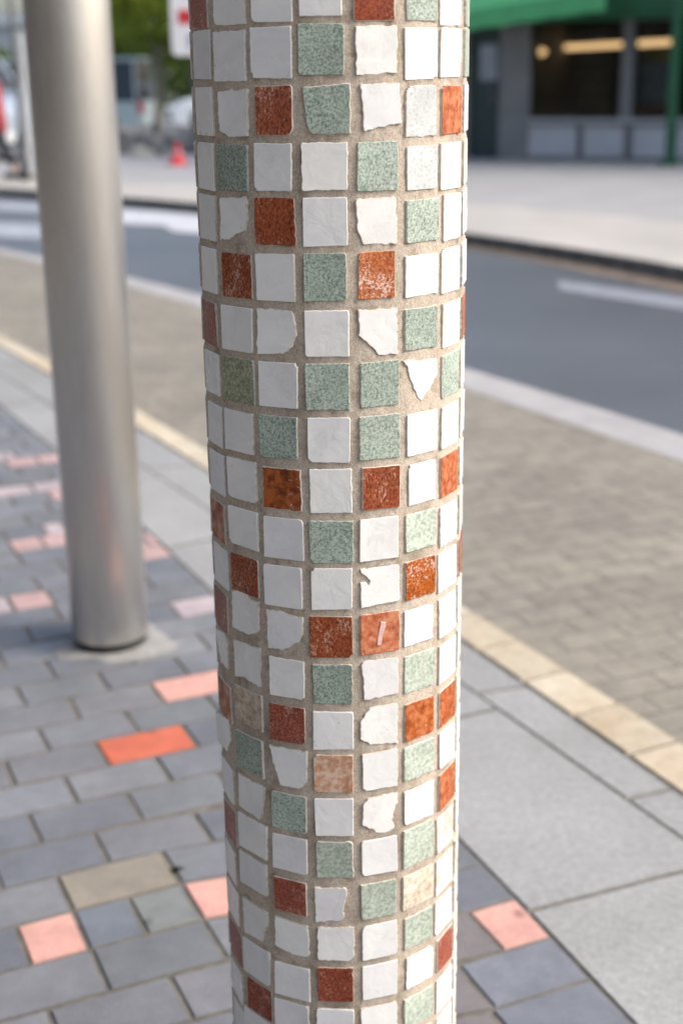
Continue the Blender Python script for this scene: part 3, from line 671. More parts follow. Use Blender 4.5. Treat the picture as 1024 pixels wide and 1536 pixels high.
m_ = MB(); fbox(m_, SL+.31, sR-.01, .36, 11.99, 6.2, 6.4); m_.build('roof', M_DARKIN, shop)
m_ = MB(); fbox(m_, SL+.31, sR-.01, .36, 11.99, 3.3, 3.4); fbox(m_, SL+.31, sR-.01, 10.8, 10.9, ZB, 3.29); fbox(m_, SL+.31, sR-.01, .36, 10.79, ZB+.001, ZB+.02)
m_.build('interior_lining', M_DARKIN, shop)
# stall riser below the glass
px = [(790, 862), (873, 933), (947, 1000), (1014, 1075), (1090, 1150)]
m_ = MB(); fbox(m_, S(790), sR, .10, .30, ZB, zs0-.08); m_.build('stall_riser', M_FRAME, shop)
for a, b in px:
    m_ = MB(); fbox(m_, S(a), S(b), .04, .099, ZB+.05, zs0-.12, .01); m_.build('lower_panel', M_PANEL, shop)
m_ = MB(); fbox(m_, S(790)+.01, sR-.01, -.03, .34, zs0-.078, zs0); m_.build('sill', simple('pale sill', (.34, .345, .35), .6), shop)
m_ = MB(); fbox(m_, S(790)+.01, sR, -.45, .34, ZB+.001, ZB+.06); 
for a, b in ((925, 942), (1075, 1090)):
    m_ = MB(); fbox(m_, S(a), S(b), .05, .25, zs0+.001, zlint-.001); m_.build('mullion', M_FRAME, shop)
m_, nt, b = mat('shop window glass', .05); nt.nodes.remove(b)
tr = nd(nt, 'ShaderNodeBsdfTransparent'); tr.inputs[0].default_value = (.75, .78, .76, 1); gl = nd(nt, 'ShaderNodeBsdfGlossy'); gl.inputs['Roughness'].default_value = .06
gl.inputs[0].default_value = (.5, .5, .5, 1)
fr = nd(nt, 'ShaderNodeFresnel'); mx = nd(nt, 'ShaderNodeMixShader'); nt.links.new(fr.outputs[0], mx.inputs[0]); nt.links.new(tr.outputs[0], mx.inputs[1]); nt.links.new(gl.outputs[0], mx.inputs[2])
nt.links.new(mx.outputs[0], nt.nodes['Material Output'].inputs['Surface']); M_GLASS = m_
for a, b in ((790, 925), (942, 1075), (1090, 1190)):
    q = MB(); fbox(q, S(a)+.003, S(b)-.003, .14, .15, zs0+.002, zlint-.002); q.build('window_pane', M_GLASS, shop)
# entrance door, dark green with a pale notice
q = MB(); fbox(q, S(700), sL, .12, .17, ZB+.02, zlint); dr = q.build('door', simple('green black door', (.022, .045, .042), .45), shop)
q = MB(); a, b = S(714), sL-.06; fbox(q, a, b, .095, .118, Zt(730, 121), Zt(730, 66), .01); q.build('notice', simple('pale blue notice', (.30, .33, .36), .6, var=.25, scale=4), dr)
q = MB(); fbox(q, sL-.14, sL-.11, .03, .118, 1.0, 1.3, .004); q.build('handle', M_FRAME, dr)
# fascia
q = MB(); fbox(q, SL-.1, sR, -.55, -.003, zlint+.06, zlint+1.1, .02); q.build('fascia', M_DGREEN, shop)
q = MB(); fbox(q, SL-.1, sR, -.5, -.004, zlint-.04, zlint+.056); q.build('soffit', M_DGREEN, shop)
# green canopy post
gpst = empty('canopy_post', FO+E_*((S(998, -.9)+S(1013, -.9))/2)+N_*-.9+Vector((0, 0, .08)), math.atan2(E_.y, E_.x))
tag(gpst, 'slim dark green post holding the canopy before the shop windows', 'post')
q = MB(); q.box((0, 0, 1.45), (.13, .13, 2.9), 0, .012); q.build('shaft', M_DGREEN, gpst)
q = MB(); q.box((0, 0, .05), (.24, .24, .1), 0, .01); q.build('foot', M_DGREEN, gpst)
q = MB(); q.box((0, 0, 2.95), (.3, .3, .1), 0, .01); q.build('head_plate', M_DGREEN, gpst)
# bright green awning
M_AWN = simple('green awning fabric', (.07, .34, .13), .7, var=.08, scale=4)
aw = empty('awning', (FO.x, FO.y, .08), math.atan2(E_.y, E_.x))
tag(aw, 'bright green fabric awning over the pavement before the dark shopfront', 'awning')
OF = -1.7; sa, za = fac(668, 50.5, OF); sb, zb_ = fac(906, 15, OF); za -= ZB; zb_ -= ZB
q = MB(); n = 16; vs = []
for i in range(n+1):
    t = i/n; x = sa+(sb-sa)*t; zl = za+(zb_-za)*t; w = .012*math.sin(i*1.9)
    vs += [(x, OF, zl+w), (x, OF, zl+.30), (x, -.57, zl+1.0+w), (x, -.57, zl+.975+w), (x, OF+.02, zl+.275), (x, OF+.02, zl+w)]
fs = []
for i in range(n):
    for k in range(6): fs.append((6*i+k, 6*(i+1)+k, 6*(i+1)+(k+1) % 6, 6*i+(k+1) % 6))
fs += [tuple(range(6)), tuple(6*n+k for k in reversed(range(6)))]
q.add(vs, fs); q.build('canvas', M_AWN, aw)
q = MB(); q.cyl((sa+.05, OF+.05, za+.25), (sb-.05, OF+.05, zb_+.25), .02, n=10)
for t in (.04, .5, .96):
    x = sa+(sb-sa)*t; zl = za+(zb_-za)*t; q.cyl((x, OF+.05, zl+.25), (x, -.56, zl+.95), .015, n=8)
q.build('frame', M_FRAME, aw)
# lit tube lamps hanging inside the shop
m_, nt, b = mat('warm lamp', .5); b.inputs['Base Color'].default_value = (.9, .7, .45, 1); b.inputs['Emission Color'].default_value = (1, .60, .30, 1); b.inputs['Emission Strength'].default_value = .95; M_LAMP = m_
A = at(838, 74, 30.5); B = at(1010, 60, 24.3+1.6); A.z = B.z = (A.z+B.z)/2
def lamp_piece(x0, x1, nm_label):
    def onl(x):
        lo, hi = -1.0, 2.0
        for _ in range(40):
            md = (lo+hi)/2; P = A.lerp(B, md); d = P-Vector((0, 0, EYE)); f = d.dot(FWD); sx = 512+F_PX*d.dot(RIGHT)/f
            if sx < x: lo = md
            else: hi = md
        return A.lerp(B, lo)
    P, Q = onl(x0), onl(x1); o = empty('tube_lamp', (P+Q)/2); tag(o, nm_label, 'lamp', 'lit tube lamps inside the shop window')
    q = MB(); q.cyl(P-(P+Q)/2, Q-(P+Q)/2, .055, n=16); q.build('tube', M_LAMP, o)
    q = MB(); q.box((0, 0, .10), ((.1), .1, .06)); q.cyl((0, 0, .12), (0, 0, 3.3-P.z-.002), .008, n=8); q.build('mount', M_FRAME, o)
lamp_piece(836, 866, 'short warm tube lamp at the dim end of the row inside the shop')
lamp_piece(868, 936, 'long warm tube lamp in the middle of the row inside the shop')
lamp_piece(938, 1009, 'long warm tube lamp beside the green canopy post inside the shop')
P = at(811, 78, 29); o = empty('round_lamp', P); tag(o, 'small round warm lamp alone at the end of the row of tube lamps', 'lamp')
q = MB(); q.lathe([(.03, -.07), (.09, -.05), (.115, 0), (.09, .05), (.03, .07)], 24); q.build('globe', M_LAMP, o, True)
q = MB(); q.cyl((0, 0, .07), (0, 0, 3.3-P.z-.002), .008, n=8); q.build('cord', M_FRAME, o)
# things seen behind the glass
def inside_panel(name, px0, px1, py0, py1, off, mt, label, cat, extra=None):
    s0, s1 = S(px0, off), S(px1, off); z1, z0 = Zt(px0, py0, off), Zt(px0, py1, off)
    o = empty(name, FO+E_*((s0+s1)/2)+N_*off+Vector((0, 0, 0)), math.atan2(E_.y, E_.x)); tag(o, label, cat)
    q = MB(); q.box((0, 0, (z0+z1)/2), (s1-s0, .03, z1-z0), 0, .005); q.build('board', mt, o)
    q = MB(); q.box((-(s1-s0)*.4, .1, z0/2), (.04, .04, z0)); q.box(((s1-s0)*.4, .1, z0/2), (.04, .04, z0)); q.build('stand', M_FRAME, o)
    if extra:
        for (a, b, c, d, m2, nm) in extra:
            q = MB(); q.box((-(s1-s0)/2+(a+b)/2*(s1-s0), -.03, z0+(c+d)/2*(z1-z0)), ((b-a)*(s1-s0), .025, (d-c)*(z1-z0)), 0, .004); q.build(nm, m2, o)
inside_panel('display_board', 954, 1000, 72, 172, .6, simple('pale poster paper', (.26, .28, .31), .5, var=.3, scale=3), 'display board with a yellow top and dark red foot behind the shop glass', 'display board',
  [(.1, 1, .78, .98, simple('yellow print', (.30, .20, .05), .5, var=.4, scale=5), 'header_panel'), (0, 1, .0, .16, simple('dark red print', (.16, .025, .03), .5), 'foot_panel')])
inside_panel('display_shelf', 862, 915, 110, 176, 2.0, simple('dim shelf goods', (.10, .095, .075), .7, var=.6, scale=3), 'dim shelf rack with small goods inside the dark shop', 'shelf',
  [(.05, .95, .3, .34, M_FRAME, 'shelf_board'), (.05, .95, .62, .66, M_FRAME, 'shelf_board')])

# ------------------------------------------------------------------ street things on the far side
# traffic cone
def cone(base, h, label):
    o = empty('traffic_cone', base); tag(o, label, 'traffic cone')
    MR = simple('red plastic', (.62, .025, .025), .5, var=.1)
    q = MB(); q.lathe([(.135, .03), (.125, .04), (.085, h*.45)], 32); q.build('lower_body', MR, o, True)
    q = MB(); q.lathe([(.0855, h*.452), (.066, h*.66)], 32); q.build('reflective_band', simple('pale pink band', (.70, .32, .34), .5), o, True)
    q = MB(); q.lathe([(.065, h*.662), (.03, h*.97), (.02, h)], 32); q.build('upper_body', MR, o, True)
    q = MB(); q.box((0, 0, .015), (.34, .34, .03), .3, .008); q.build('foot', MR, o)
cb = gp(267, 247, .08); cone(cb, .36, 'red traffic cone standing on the far pavement')
# plain light grey post and thin dark grey pole
b0 = gp(49, 268, .08); o = empty('grey_post', b0); tag(o, 'light grey square post on the far pavement', 'post')
MG = simple('light grey paint', (.42, .44, .45), .5, var=.1)
q = MB(); q.box((0, 0, 1.06), (.105, .105, 2.0), .3, .01); q.build('shaft', MG, o)
q = MB(); q.box((0, 0, 2.09), (.13, .13, .05), .3, .01); q.build('cap', MG, o)
q = MB(); q.box((0, 0, .03), (.22, .22, .06), .3, .01); q.build('foot', simple('brown grey foot', (.16, .14, .12), .7), o)
b0 = gp(38, 271, .08); o = empty('lamp_post', b0); tag(o, 'thin dark grey pole rising past the pale sky beside the square post', 'lamp post')
MG2 = simple('dark grey galvanised', (.17, .18, .18), .5, var=.15)
q = MB(); q.cyl((0, 0, .45), (0, 0, 5.5), .042, .03, 24); q.build('shaft', MG2, o, True)
q = MB(); q.cyl((0, 0, 0), (0, 0, .45), .07, .055, 24); q.build('foot', simple('charcoal foot', (.05, .05, .055), .7), o, True)
q = MB(); q.cyl((0, 0, 5.48), (.6, -.3, 5.75), .022, .018, 12); q.build('arm', MG2, o, True)
q = MB(); q.box((.85, -.42, 5.78), (.6, .2, .09), -.46, .02); q.build('lamp_head', MG2, o)
# sign: white board with a red block, on a post hidden behind the mosaic post
sg = at(288, 45, 13.0); o = empty('street_sign', (sg.x+.06, sg.y, .08)); tag(o, 'white rounded street sign with a red block and a small grey blue mark', 'sign')
MW = simple('white sign face', (.78, .78, .80), .4, var=.04)
x0 = at(257, 45, 13).x-(sg.x+.06); z1 = at(270, -75, 13).z-.08; z0 = at(262, 84, 13).z-.08; x1 = x0+.52
r = .05; pts = []
for cx, cz, a in ((x0+r, z0+r, 180), (x1-r, z0+r, 270), (x1-r, z1-r, 0), (x0+r, z1-r, 90)):
    for k in range(6):
        t = R2(a+k*18); pts.append((cx+r*math.cos(t), cz+r*math.sin(t)))
q = MB(); q.prism(pts, -.012, .012); q.build('board', MW, o)
rx0 = at(267, 20, 13).x-(sg.x+.06); rz1 = at(266, 15, 13).z-.08; rz0 = at(266, 36, 13).z-.08
q = MB(); q.box((rx0+.08, -.0145, (rz0+rz1)/2), (.16, .004, rz1-rz0)); q.build('red_block', simple('red sign print', (.60, .03, .04), .5, var=.05), o)
gx = at(280, 62, 13).x-(sg.x+.06); gz = at(280, 62, 13).z-.08
q = MB(); q.box((gx+.03, -.0145, gz), (.028, .004, .12)); q.box((gx+.075, -.0145, gz+.045), (.06, .004, .03)); q.build('blue_mark', simple('blue grey print', (.22, .26, .40), .5, var=.05), o)
q = MB(); q.cyl((x0+.26, .045, 0), (x0+.26, .045, z1+.1), .03, n=20); q.build('pole', MG2, o, True)

# ------------------------------------------------------------------ cars
def car(name, loc, rz, body_col, label, L=4.2, H=1.6, Wd=1.78, van=False, cat='car', kz=1.0, hz=.59):
    o = empty(name, loc, rz); tag(o, label, cat)
    MBd = simple(name+' paint', body_col, .25, var=.04, scale=2); MBd.node_tree.nodes['Principled BSDF'].inputs['Coat Weight'].default_value = .6
    MT = simple('tyre rubber', (.02, .02, .02), .8); MGl = simple('dark car glass', (.02, .025, .03), .08, var=.05); MCh = simple('wheel alloy', (.45, .45, .46), .35, .9)
    # body side outline, front at +x
    f = L/2
    side = [(-f, .35), (-f, .62), (-f+.04, .92), (f-1.25, .95), (f-.35, .86), (f-.05, .70), (f, .52), (f-.02, .30), (f-.30, .22), (-f+.30, .22)]
    side = [(x, z if z < .4 else .4+(z-.4)*kz) for x, z in side]; up = .4+(.925-.4)*kz
    n = len(side); secs = [(-Wd/2, .90), (-Wd/2+.10, 1.0), (Wd/2-.10, 1.0), (Wd/2, .90)]
    vs = []; fs = []
    for y, k in secs:
        for x, z in side: vs.append((x*(.97 if k < 1 else 1), y, .22+(z-.22)*(k if z > .4 else 1)))
    for a in range(3):
        for i in range(n): j = (i+1) % n; fs.append((a*n+i, a*n+j, (a+1)*n+j, (a+1)*n+i))
    fs += [tuple(range(n)), tuple(reversed(range(3*n, 4*n)))]
    q = MB(); q.add(vs, fs); bd = q.build('body', MBd, o)
    bv = bd.modifiers.new('bev', 'BEVEL'); bv.width = .04; bv.segments = 3; bv.limit_method = 'ANGLE'
    # greenhouse
    ft = .35 if not van else 1.15; rt = -f+.45 if not van else -f+.15
    bot = [(-f+.10, up), (f-1.30, up+.02)]; top = [(rt, H), (ft-.15, H)]
    wb, wt = Wd/2-.10, Wd/2-.26
    vs = [(bot[0][0], -wb, bot[0][1]), (bot[1][0], -wb, bot[1][1]), (top[1][0], -wt, top[1][1]-.06), (top[0][0], -wt, top[0][1]-.08),
          (bot[0][0], wb, bot[0][1]), (bot[1][0], wb, bot[1][1]), (top[1][0], wt, top[1][1]-.06), (top[0][0], wt, top[0][1]-.08)]
    q = MB(); q.add(vs, [(0, 1, 2, 3), (7, 6, 5, 4), (1, 5, 6, 2), (4, 0, 3, 7), (3, 2, 6, 7)]); q.build('windows', MGl, o)
    q = MB(); q.box(((top[0][0]+top[1][0])/2, 0, H-.045), (top[1][0]-top[0][0]+.1, 2*wt+.06, .09), 0, .035); q.build('roof', MBd, o, False)
    for sy in (-1, 1):
        for (xa, za), (xb, zb) in (((bot[0][0], up+.005), (rt, H-.05)), ((bot[1][0], up+.025), (ft-.15, H-.05)), (((-f+ft)/2, up+.005), ((rt+ft)/2-.1, H-.05))):
            q = MB(); q.cyl((xa, sy*(wb+.002), za), (xb, sy*(wt+.002), zb), .035, n=8); q.build('roof_pillar', MBd, o)
    for sx in (-1, 1):
        for sy in (-1, 1):
            c = Vector((sx*(f-.80), sy*(Wd/2-.10), .32))
            q = MB(); q.cyl(c+Vector((0, -.11, 0)), c+Vector((0, .11, 0)), .32, n=32); w = q.build('wheel', MT, o)
            q = MB(); q.cyl(c+Vector((0, sy*.111, 0)), c+Vector((0, sy*.125, 0)), .20, n=24); q.build('rim', MCh, w)
    MH = simple('head lamp glass', (.75, .76, .74), .2, var=.05); MRl = simple('rear lamp red', (.55, .02, .03), .3)
    for sy in (-1, 1):
        q = MB(); q.cyl((f-.12, sy*(Wd/2-.28), hz+.01), (f+.02, sy*(Wd/2-.28), hz), .12, .10, n=24); q.build('headlight', MH, o)
        q = MB(); q.box((-f+.03, sy*(Wd/2-.16), .78), (.14, .22, .26), 0, .03); q.build('tail_light', MRl, o)
        q = MB(); q.box((f-1.45, sy*(Wd/2+.03), up+.06), (.14, .22, .14), 0, .04); q.build('wing_mirror', MBd, o)
    q = MB(); q.box((f-.02, 0, .40), (.10, Wd*.55, .14), 0, .02); q.build('grille', simple('black grille', (.02, .02, .02), .6), o)
    q = MB(); q.box((f+.035, 0, .40), (.012, .50, .10), 0, .003); q.build('number_plate', simple('blank plate', (.6, .6, .58), .5), o)
    return o
def place(px, py, z=.08): return gp(px, py, z)
c0 = place(-62, 240); car('parked_car', (c0.x, c0.y+.9, .086), R2(-38), (.32, .38, .44), 'blue grey car with pale round headlamp parked behind the square grey post', 4.1, 1.95, 1.8, False, 'car', 1.55, .44)
c1 = at(170, 200, 35); car('parked_van', (c1.x-1.3, 35, .086), R2(172), (.42, .50, .50), 'pale green grey van with red tail lamp parked before the tree', 4.6, 1.92, 1.85, True, 'van')
c2 = at(262, 200, 40); car('parked_car', (c2.x+2.0, 40, .086), R2(190), (.66, .72, .78), 'pale silver blue car parked behind the traffic cone', 4.2, 1.45)

# ------------------------------------------------------------------ rocks of the planting bed
M_ROCK = simple('grey rock', (.17, .17, .165), .9, var=.35, scale=5, bumps=.5); M_ROCK2 = simple('pale rock', (.38, .37, .32), .9, var=.25, scale=5, bumps=.5)
rl = ['large dark grey rock', 'low flat grey rock', 'pale sandy rock', 'grey rock with a rounded top']
k = 0
for i, (px_, sz) in enumerate([(178, .50), (196, .42), (213, .38), (226, .30), (240, .46), (256, .36), (272, .44), (288, .40), (304, .5), (330, .5), (205, .26), (219, .2), (246, .24)]):
    near = i >= 10
    b0 = gp(px_, 236 if near else 231, .08); bm = bmesh.new(); bmesh.ops.create_icosphere(bm, subdivisions=3, radius=1)
    r_ = random.Random(i)
    for v in bm.verts:
        d = 1+.35*noise.noise(v.co*1.4+Vector((i*7, 0, 0)))+.12*noise.noise(v.co*4+Vector((i*3, 0, 0)))
        v.co = v.co*d
        v.co.z = max(v.co.z, -.5)
    sx, sy, szz = sz*r_.uniform(.55, .75), sz*.6, sz*(.5 if near else r_.uniform(.55, .85))
    for v in bm.verts: v.co = Vector((v.co.x*sx, v.co.y*sy, (v.co.z+.45)*szz))
    me = bpy.data.meshes.new('rock'); bm.to_mesh(me); bm.free(); pale = i in (3, 10, 11)
    me.materials.append(M_ROCK2 if pale else M_ROCK)
    o = link(bpy.data.objects.new('rock', me)); o.location = (b0.x, b0.y+.3, .082)
    tag(o, 'pale sandy rock at the front of the rock bed behind the cone' if pale else ('dark grey rock in the bed before the parked vehicles'), 'rock', 'pale rocks of the bed' if pale else 'grey rocks of the bed')

# ------------------------------------------------------------------ trees
def leaf_mat(name, d, l):
    m, nt, b = mat(name, .55); gi = nd(nt, 'ShaderNodeNewGeometry'); 
    c = ramp(nt, gi.outputs['Random Per Island'], [(0, d), (1, l)]); nt.links.new(c, b.inputs['Base Color'])
    tl = nd(nt, 'ShaderNodeBsdfTranslucent'); nt.links.new(c, tl.inputs[0]); mx = nd(nt, 'ShaderNodeMixShader'); mx.inputs[0].default_value = .35
    nt.links.new(b.outputs[0], mx.inputs[1]); nt.links.new(tl.outputs[0], mx.inputs[2]); nt.links.new(mx.outputs[0], nt.nodes['Material Output'].inputs['Surface']); return m
LM1 = leaf_mat('yellow green leaves', (.09, .15, .010), (.28, .34, .03)); LM2 = leaf_mat('dark green leaves', (.045, .085, .012), (.13, .20, .025))
BARK = simple('pale bark', (.22, .20, .16), .9, var=.25, scale=8, bumps=.5)
def tree(loc, crown_c, rad, n, label, lm, trunk_r=.14, seed=1, leaf=.16, blobs=9):
    r_ = random.Random(seed); o = empty('tree', loc); tag(o, label, 'tree')
    cc = Vector(crown_c)
    q = MB(); p0 = Vector((0, 0, 0)); fork = Vector((cc.x*.4, cc.y*.4, max(.8, cc.z-rad[2]*.7)))
    mid = p0.lerp(fork, .5)+Vector((.05, 0, 0)); q.cyl(p0, mid, trunk_r, trunk_r*.8, 12); q.cyl(mid, fork, trunk_r*.8, trunk_r*.65, 12)
    cl = []
    for i in range(blobs):
        while True:
            u = Vector((r_.uniform(-1, 1), r_.uniform(-1, 1), r_.uniform(-1, 1)))
            if u.length < 1: break
        c = cc+Vector((u.x*rad[0], u.y*rad[1], u.z*rad[2]))*.72; cl.append((c, r_.uniform(.32, .55)))
        e = fork.lerp(c, .9); k_ = fork.lerp(e, .5)+Vector((0, 0, .15)); q.cyl(fork, k_, trunk_r*.42, trunk_r*.25, 8); q.cyl(k_, e, trunk_r*.25, .015, 8)
    q.build('trunk', BARK, o, True)
    vs = []; fs = []
    for _ in range(n):
        c, s = r_.choice(cl); 
        d = Vector((r_.gauss(0, 1), r_.gauss(0, 1), r_.gauss(0, 1))).normalized()*(r_.random()**.4)*s
        p = c+Vector((d.x*rad[0], d.y*rad[1], d.z*rad[2]))
        a = Vector((r_.gauss(0, 1), r_.gauss(0, 1), r_.gauss(0, 1))).normalized(); b_ = a.cross(Vector((r_.gauss(0, 1), r_.gauss(0, 1), r_.gauss(0, 1)))).normalized()
        L_ = leaf*r_.uniform(.6, 1.2); w = L_*.5; k_ = len(vs)
        vs += [p-a*L_*.5, p+b_*w*.5, p+a*L_*.5, p-b_*w*.5]; fs.append((k_, k_+1, k_+2, k_+3))
    cr_ = mesh_obj('crown', vs, fs, lm, o)
    return o
t1 = gp(232, 214, .08); t1 = Vector((t1.x, 34.0, .086)); t1.x = at(233, 190, 34).x
tree(t1, (.35, 0, 3.0), (1.75, 1.5, 1.5), 9000, 'bushy yellow green tree with a pale trunk behind the rocks', LM1, .12, 3, .17, 14)
t2 = at(290, 60, 44); tree((t2.x, 44, .086), (0, 0, 2.9), (2.0, 2.0, 1.9), 8000, 'dark green tree behind the white street sign', LM2, .18, 5, .22, 12)
t3 = at(185, 60, 48); tree((t3.x, 48, .086), (0, 0, 3.4), (2.6, 2, 2.2), 8000, 'broad olive green tree behind the steel pole', LM1, .18, 8, .22, 12)
t4 = at(-10, 75, 46); tree((t4.x, 46, .086), (0, 0, 2.1), (.85, .9, .65), 3000, 'small dark tree before the grey building', LM2, .1, 9, .15, 8)
t5 = at(43, 55, 50); tree((t5.x+.35, 50, .086), (0, 0, 2.7), (.55, .6, .55), 1500, 'small olive tree showing beside the square grey post', LM2, .1, 12, .15, 7)
# grey building far behind
gb = at(10, 110, 70); o = empty('grey_building', (gb.x, 70, .086)); tag(o, 'long grey building with a shallow pitched roof behind the parked cars', 'building')
MGB = simple('blue grey cladding', (.30, .335, .36), .8, var=.1, scale=.6)
zt_ = at(10, 28, 70).z
q = MB(); q.box((-4, 4, (zt_-.4)/2), (22, 8, zt_-.4)); q.build('wall', MGB, o)
q = MB(); q.prism([(-15.2, zt_-.39), (7.2, zt_-.39), (7.0, zt_-.1), (-4, zt_+.35), (-15, zt_-.1)], -.3, 8.3); q.build('roof', simple('grey roof sheet', (.36, .40, .42), .7), o)
for i in range(7):
    q = MB(); q.box((-13+i*2.9, -.03, zt_*.45), (1.6, .05, zt_*.3)); q.build('window', simple('far window', (.08, .09, .10), .2), o)
# hedge line closing the car park
q = None
def hedge(x0, x1, y, h, n, seed, label):
    r_ = random.Random(seed); vs = []; fs = []
    for _ in range(n):
        x = r_.uniform(x0, x1); hh = h*(.8+.25*noise.noise(Vector((x*.35, seed, 0)))); p = Vector((x, y+r_.uniform(-.6, .6), r_.random()**.8*hh+.1))
        a = Vector((r_.gauss(0, 1), r_.gauss(0, 1), r_.gauss(0, 1))).normalized(); b_ = a.cross(Vector((r_.gauss(0, 1), r_.gauss(0, 1), r_.gauss(0, 1)))).normalized(); L_ = .3; k_ = len(vs)
        vs += [p-a*L_*.5, p+b_*L_*.3, p+a*L_*.5, p-b_*L_*.3]; fs.append((k_, k_+1, k_+2, k_+3))
    o = empty('hedge', ((x0+x1)/2, y, .086)); tag(o, label, 'hedge')
    mesh_obj('foliage', [v-Vector(((x0+x1)/2, y, 0)) for v in vs], fs, LM2, o)
hedge(-16, 6, 56, 2.6, 9000, 4, 'long dark green hedge closing the far side of the car park')

# ------------------------------------------------------------------ person at the photograph's edge
pb = gp(1, 268, .08); pr = empty('person', (pb.x, pb.y, .08)); tag(pr, 'person in a red coat and dark trousers walking past the blue grey car', 'person')
def skin(name, verts, edges, radii, mt, parent, root=0, sub=2):
    me = bpy.data.meshes.new(name); me.from_pydata(verts, edges, []); me.materials.append(mt); o = link(bpy.data.objects.new(name, me), parent)
    md = o.modifiers.new('skin', 'SKIN'); md.use_smooth_shade = True
    for i, r in enumerate(radii):
        o.data.skin_vertices[0].data[i].radius = (r, r) if not isinstance(r, tuple) else r
        o.data.skin_vertices[0].data[i].use_root = (i == root)
    s = o.modifiers.new('sub', 'SUBSURF'); s.levels = sub; s.render_levels = sub; return o
# walks towards -x; trailing leg and elbow point to +x
SK = simple('skin', (.50, .30, .21), .5, var=.05); RC = simple('red coat cloth', (.50, .03, .035), .8, var=.12, scale=9, bumps=.2); TR = simple('dark trousers', (.025, .024, .03), .85, var=.2); HR = simple('dark brown hair', (.035, .02, .012), .6)
bv = [(0, 0, .92), (0, 0, 1.12), (-.01, 0, 1.32), (-.02, 0, 1.43), (-.03, 0, 1.50), (-.05, 0, 1.60), (-.045, 0, 1.67),
      (-.01, -.17, 1.38), (.10, -.20, 1.12), (.04, -.19, .90), (-.01, .17, 1.38), (-.10, .20, 1.12), (-.24, .18, .95),
      (0, -.09, .86), (.10, -.10, .50), (.27, -.10, .14), (.22, -.105, .08), (0, .09, .86), (-.16, .10, .48), (-.22, .10, .09), (-.24, .10, .07)]
be = [(0, 1), (1, 2), (2, 3), (3, 4), (4, 5), (5, 6), (2, 7), (7, 8), (8, 9), (2, 10), (10, 11), (11, 12), (0, 13), (13, 14), (14, 15), (15, 16), (0, 17), (17, 18), (18, 19), (19, 20)]
br_ = [(.12, .14), (.11, .13), (.11, .15), .07, .055, .085, .075, .05, .04, .028, .05, .04, .028, .085, .058, .04, .035, .085, .058, .04, .035]
skin('body', bv, be, br_, SK, pr)
skin('coat', [(0, 0, .58), (0, 0, .85), (0, 0, 1.1), (-.01, 0, 1.33), (-.02, 0, 1.42), (-.01, -.18, 1.375), (.11, -.205, 1.12), (.05, -.195, .93), (-.01, .18, 1.375), (-.105, .205, 1.12), (-.22, .185, .97)],
     [(0, 1), (1, 2), (2, 3), (3, 4), (3, 5), (5, 6), (6, 7), (3, 8), (8, 9), (9, 10)], [(.19, .21), (.17, .19), (.145, .17), (.14, .175), .085, .072, .06, .048, .072, .06, .048], RC, pr)
skin('trousers', [(0, 0, .84), (0, -.10, .80), (.10, -.105, .50), (.25, -.10, .17), (0, .10, .80), (-.16, .105, .48), (-.215, .10, .13)], [(0, 1), (1, 2), (2, 3), (0, 4), (4, 5), (5, 6)], [.11, .105, .075, .062, .105, .075, .062], TR, pr)
skin('hair', [(-.02, 0, 1.62), (-.015, 0, 1.70), (.03, 0, 1.56)], [(0, 1), (0, 2)], [.098, .085, .06], HR, pr)
for nm, (x, y, z) in (('shoe', (.21, -.105, .05)), ('shoe', (-.29, .10, .045))):
    q = MB(); q.box((x, y, z), (.27, .095, .085), 0, .03); q.build(nm, TR, pr)
for sy, (hx, hy, hz) in ((-1, (.03, -.19, .86)), (1, (-.27, .18, .92))):
    for k in range(4):
        ox = (k-1.5)*.018; skin('finger', [(hx+ox, hy, hz), (hx+ox*1.1-.005, hy, hz-.045), (hx+ox*1.1-.018, hy, hz-.078+abs(k-1)*.006)], [(0, 1), (1, 2)], [.011, .009, .008], SK, pr, 0, 1)
    skin('thumb', [(hx-.03, hy, hz+.03), (hx-.055, hy, hz-.005), (hx-.058, hy, hz-.035)], [(0, 1), (1, 2)], [.012, .010, .009], SK, pr, 0, 1)
q = MB(); q.cyl((-.135, 0, 1.60), (-.165, 0, 1.585), .016, .012, 10)
q.build('nose', SK, pr, True)
for sy in (-1, 1):
    q = MB(); q.lathe([(.002, -.010), (.008, -.006), (.010, 0), (.008, .006), (.002, .010)], 12, (-.125, sy*.032, 1.625)); q.build('eye', simple('eye', (.04, .03, .03), .3), pr, True)
    q = MB(); q.box((-.045, sy*.085, 1.60), (.035, .018, .06), 0, .008); q.build('ear', SK, pr)
q = MB(); q.box((-.132, 0, 1.548), (.012, .045, .012), 0, .004); q.build('mouth', simple('lips', (.35, .12, .10), .5), pr)

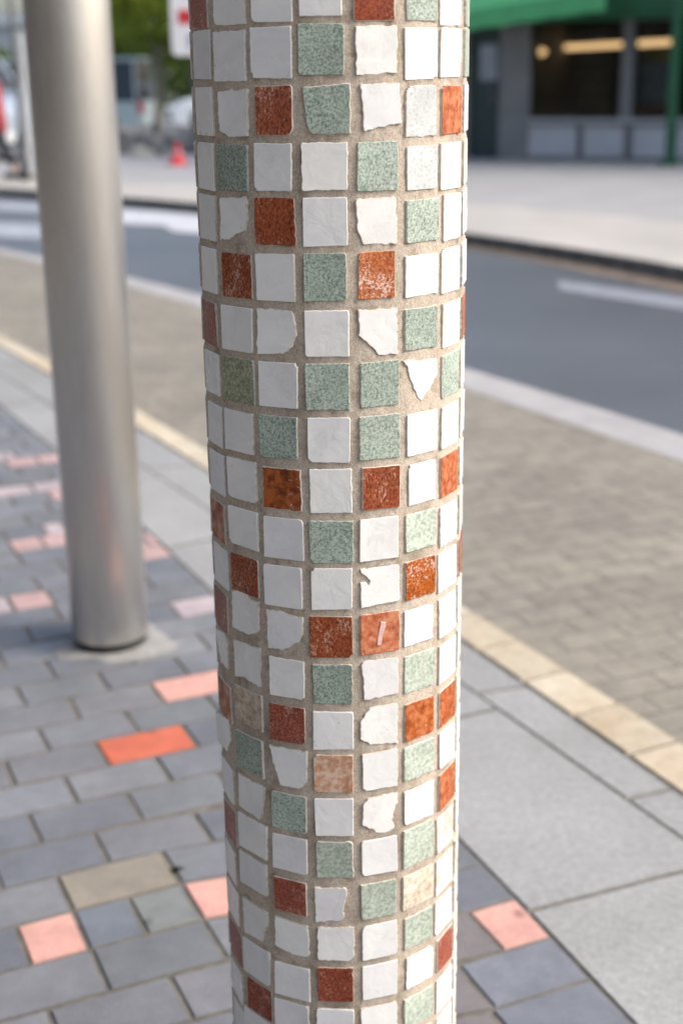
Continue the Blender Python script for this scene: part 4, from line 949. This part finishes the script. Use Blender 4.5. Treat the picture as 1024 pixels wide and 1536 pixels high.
# ------------------------------------------------------------------ added near building, out of frame, to shade one side and mirror in steel
nb = empty('added_brick_building', (-5.2, 2.0, 0), math.atan2(.9, -.42)); tag(nb, 'unseen added brown brick building with dark shop windows along the near pavement', 'building')
MBR = simple('brown brick wall', (.11, .10, .085), .85, var=.3, scale=7, bumps=.3)
q = MB(); q.box((0, 3.2, 3.5), (30, 6, 7)); q.build('wall', MBR, nb)
for i in range(8):
    q = MB(); q.box((-13+i*3.7, .16, 1.55), (2.6, .06, 2.3)); w = q.build('window', simple('dark shop glass', (.03, .035, .04), .1), nb)
    q = MB(); q.box((-13+i*3.7, .11, .36), (2.8, .16, .1)); q.build('sill', M_CONC, w)
q = MB(); q.box((0, 3.2, 7.1), (30.4, 6.4, .2)); q.build('roof', M_FRAME, nb)

# ------------------------------------------------------------------ light
world = bpy.data.worlds.new("World"); SC.world = world; world.use_nodes = True; nt = world.node_tree
sky = nd(nt, 'ShaderNodeTexSky'); sky.sky_type = 'NISHITA'; sky.sun_disc = False
SUN_EL, SUN_AZ = 42, 82       # azimuth: degrees to the right of straight behind the camera
sd = Vector((math.sin(R2(SUN_AZ))*math.cos(R2(SUN_EL)), -math.cos(R2(SUN_AZ))*math.cos(R2(SUN_EL)), math.sin(R2(SUN_EL))))
sky.sun_elevation = R2(SUN_EL); sky.sun_rotation = math.atan2(sd.x, sd.y)
sky.air_density = 1.0; sky.dust_density = 4.8; sky.ozone_density = 1.0; sky.altitude = 50
bg = nt.nodes['Background']; bg.inputs['Strength'].default_value = .15
nt.links.new(sky.outputs[0], bg.inputs['Color'])
sl = bpy.data.lights.new('sun', 'SUN'); sl.energy = 0.95; sl.angle = R2(22); sl.color = (1, .985, .96)
so = bpy.data.objects.new('sun', sl); COL.objects.link(so); so.rotation_euler = sd.to_track_quat('Z', 'Y').to_euler()
SC.view_settings.view_transform = 'Standard'; SC.view_settings.look = 'None'; SC.view_settings.gamma = 1; SC.view_settings.use_curve_mapping = False
SC.view_settings.exposure = EXPO
SC.cycles.max_bounces = 8; SC.cycles.diffuse_bounces = 4; SC.cycles.transparent_max_bounces = 8
SC.cycles.use_denoising = True
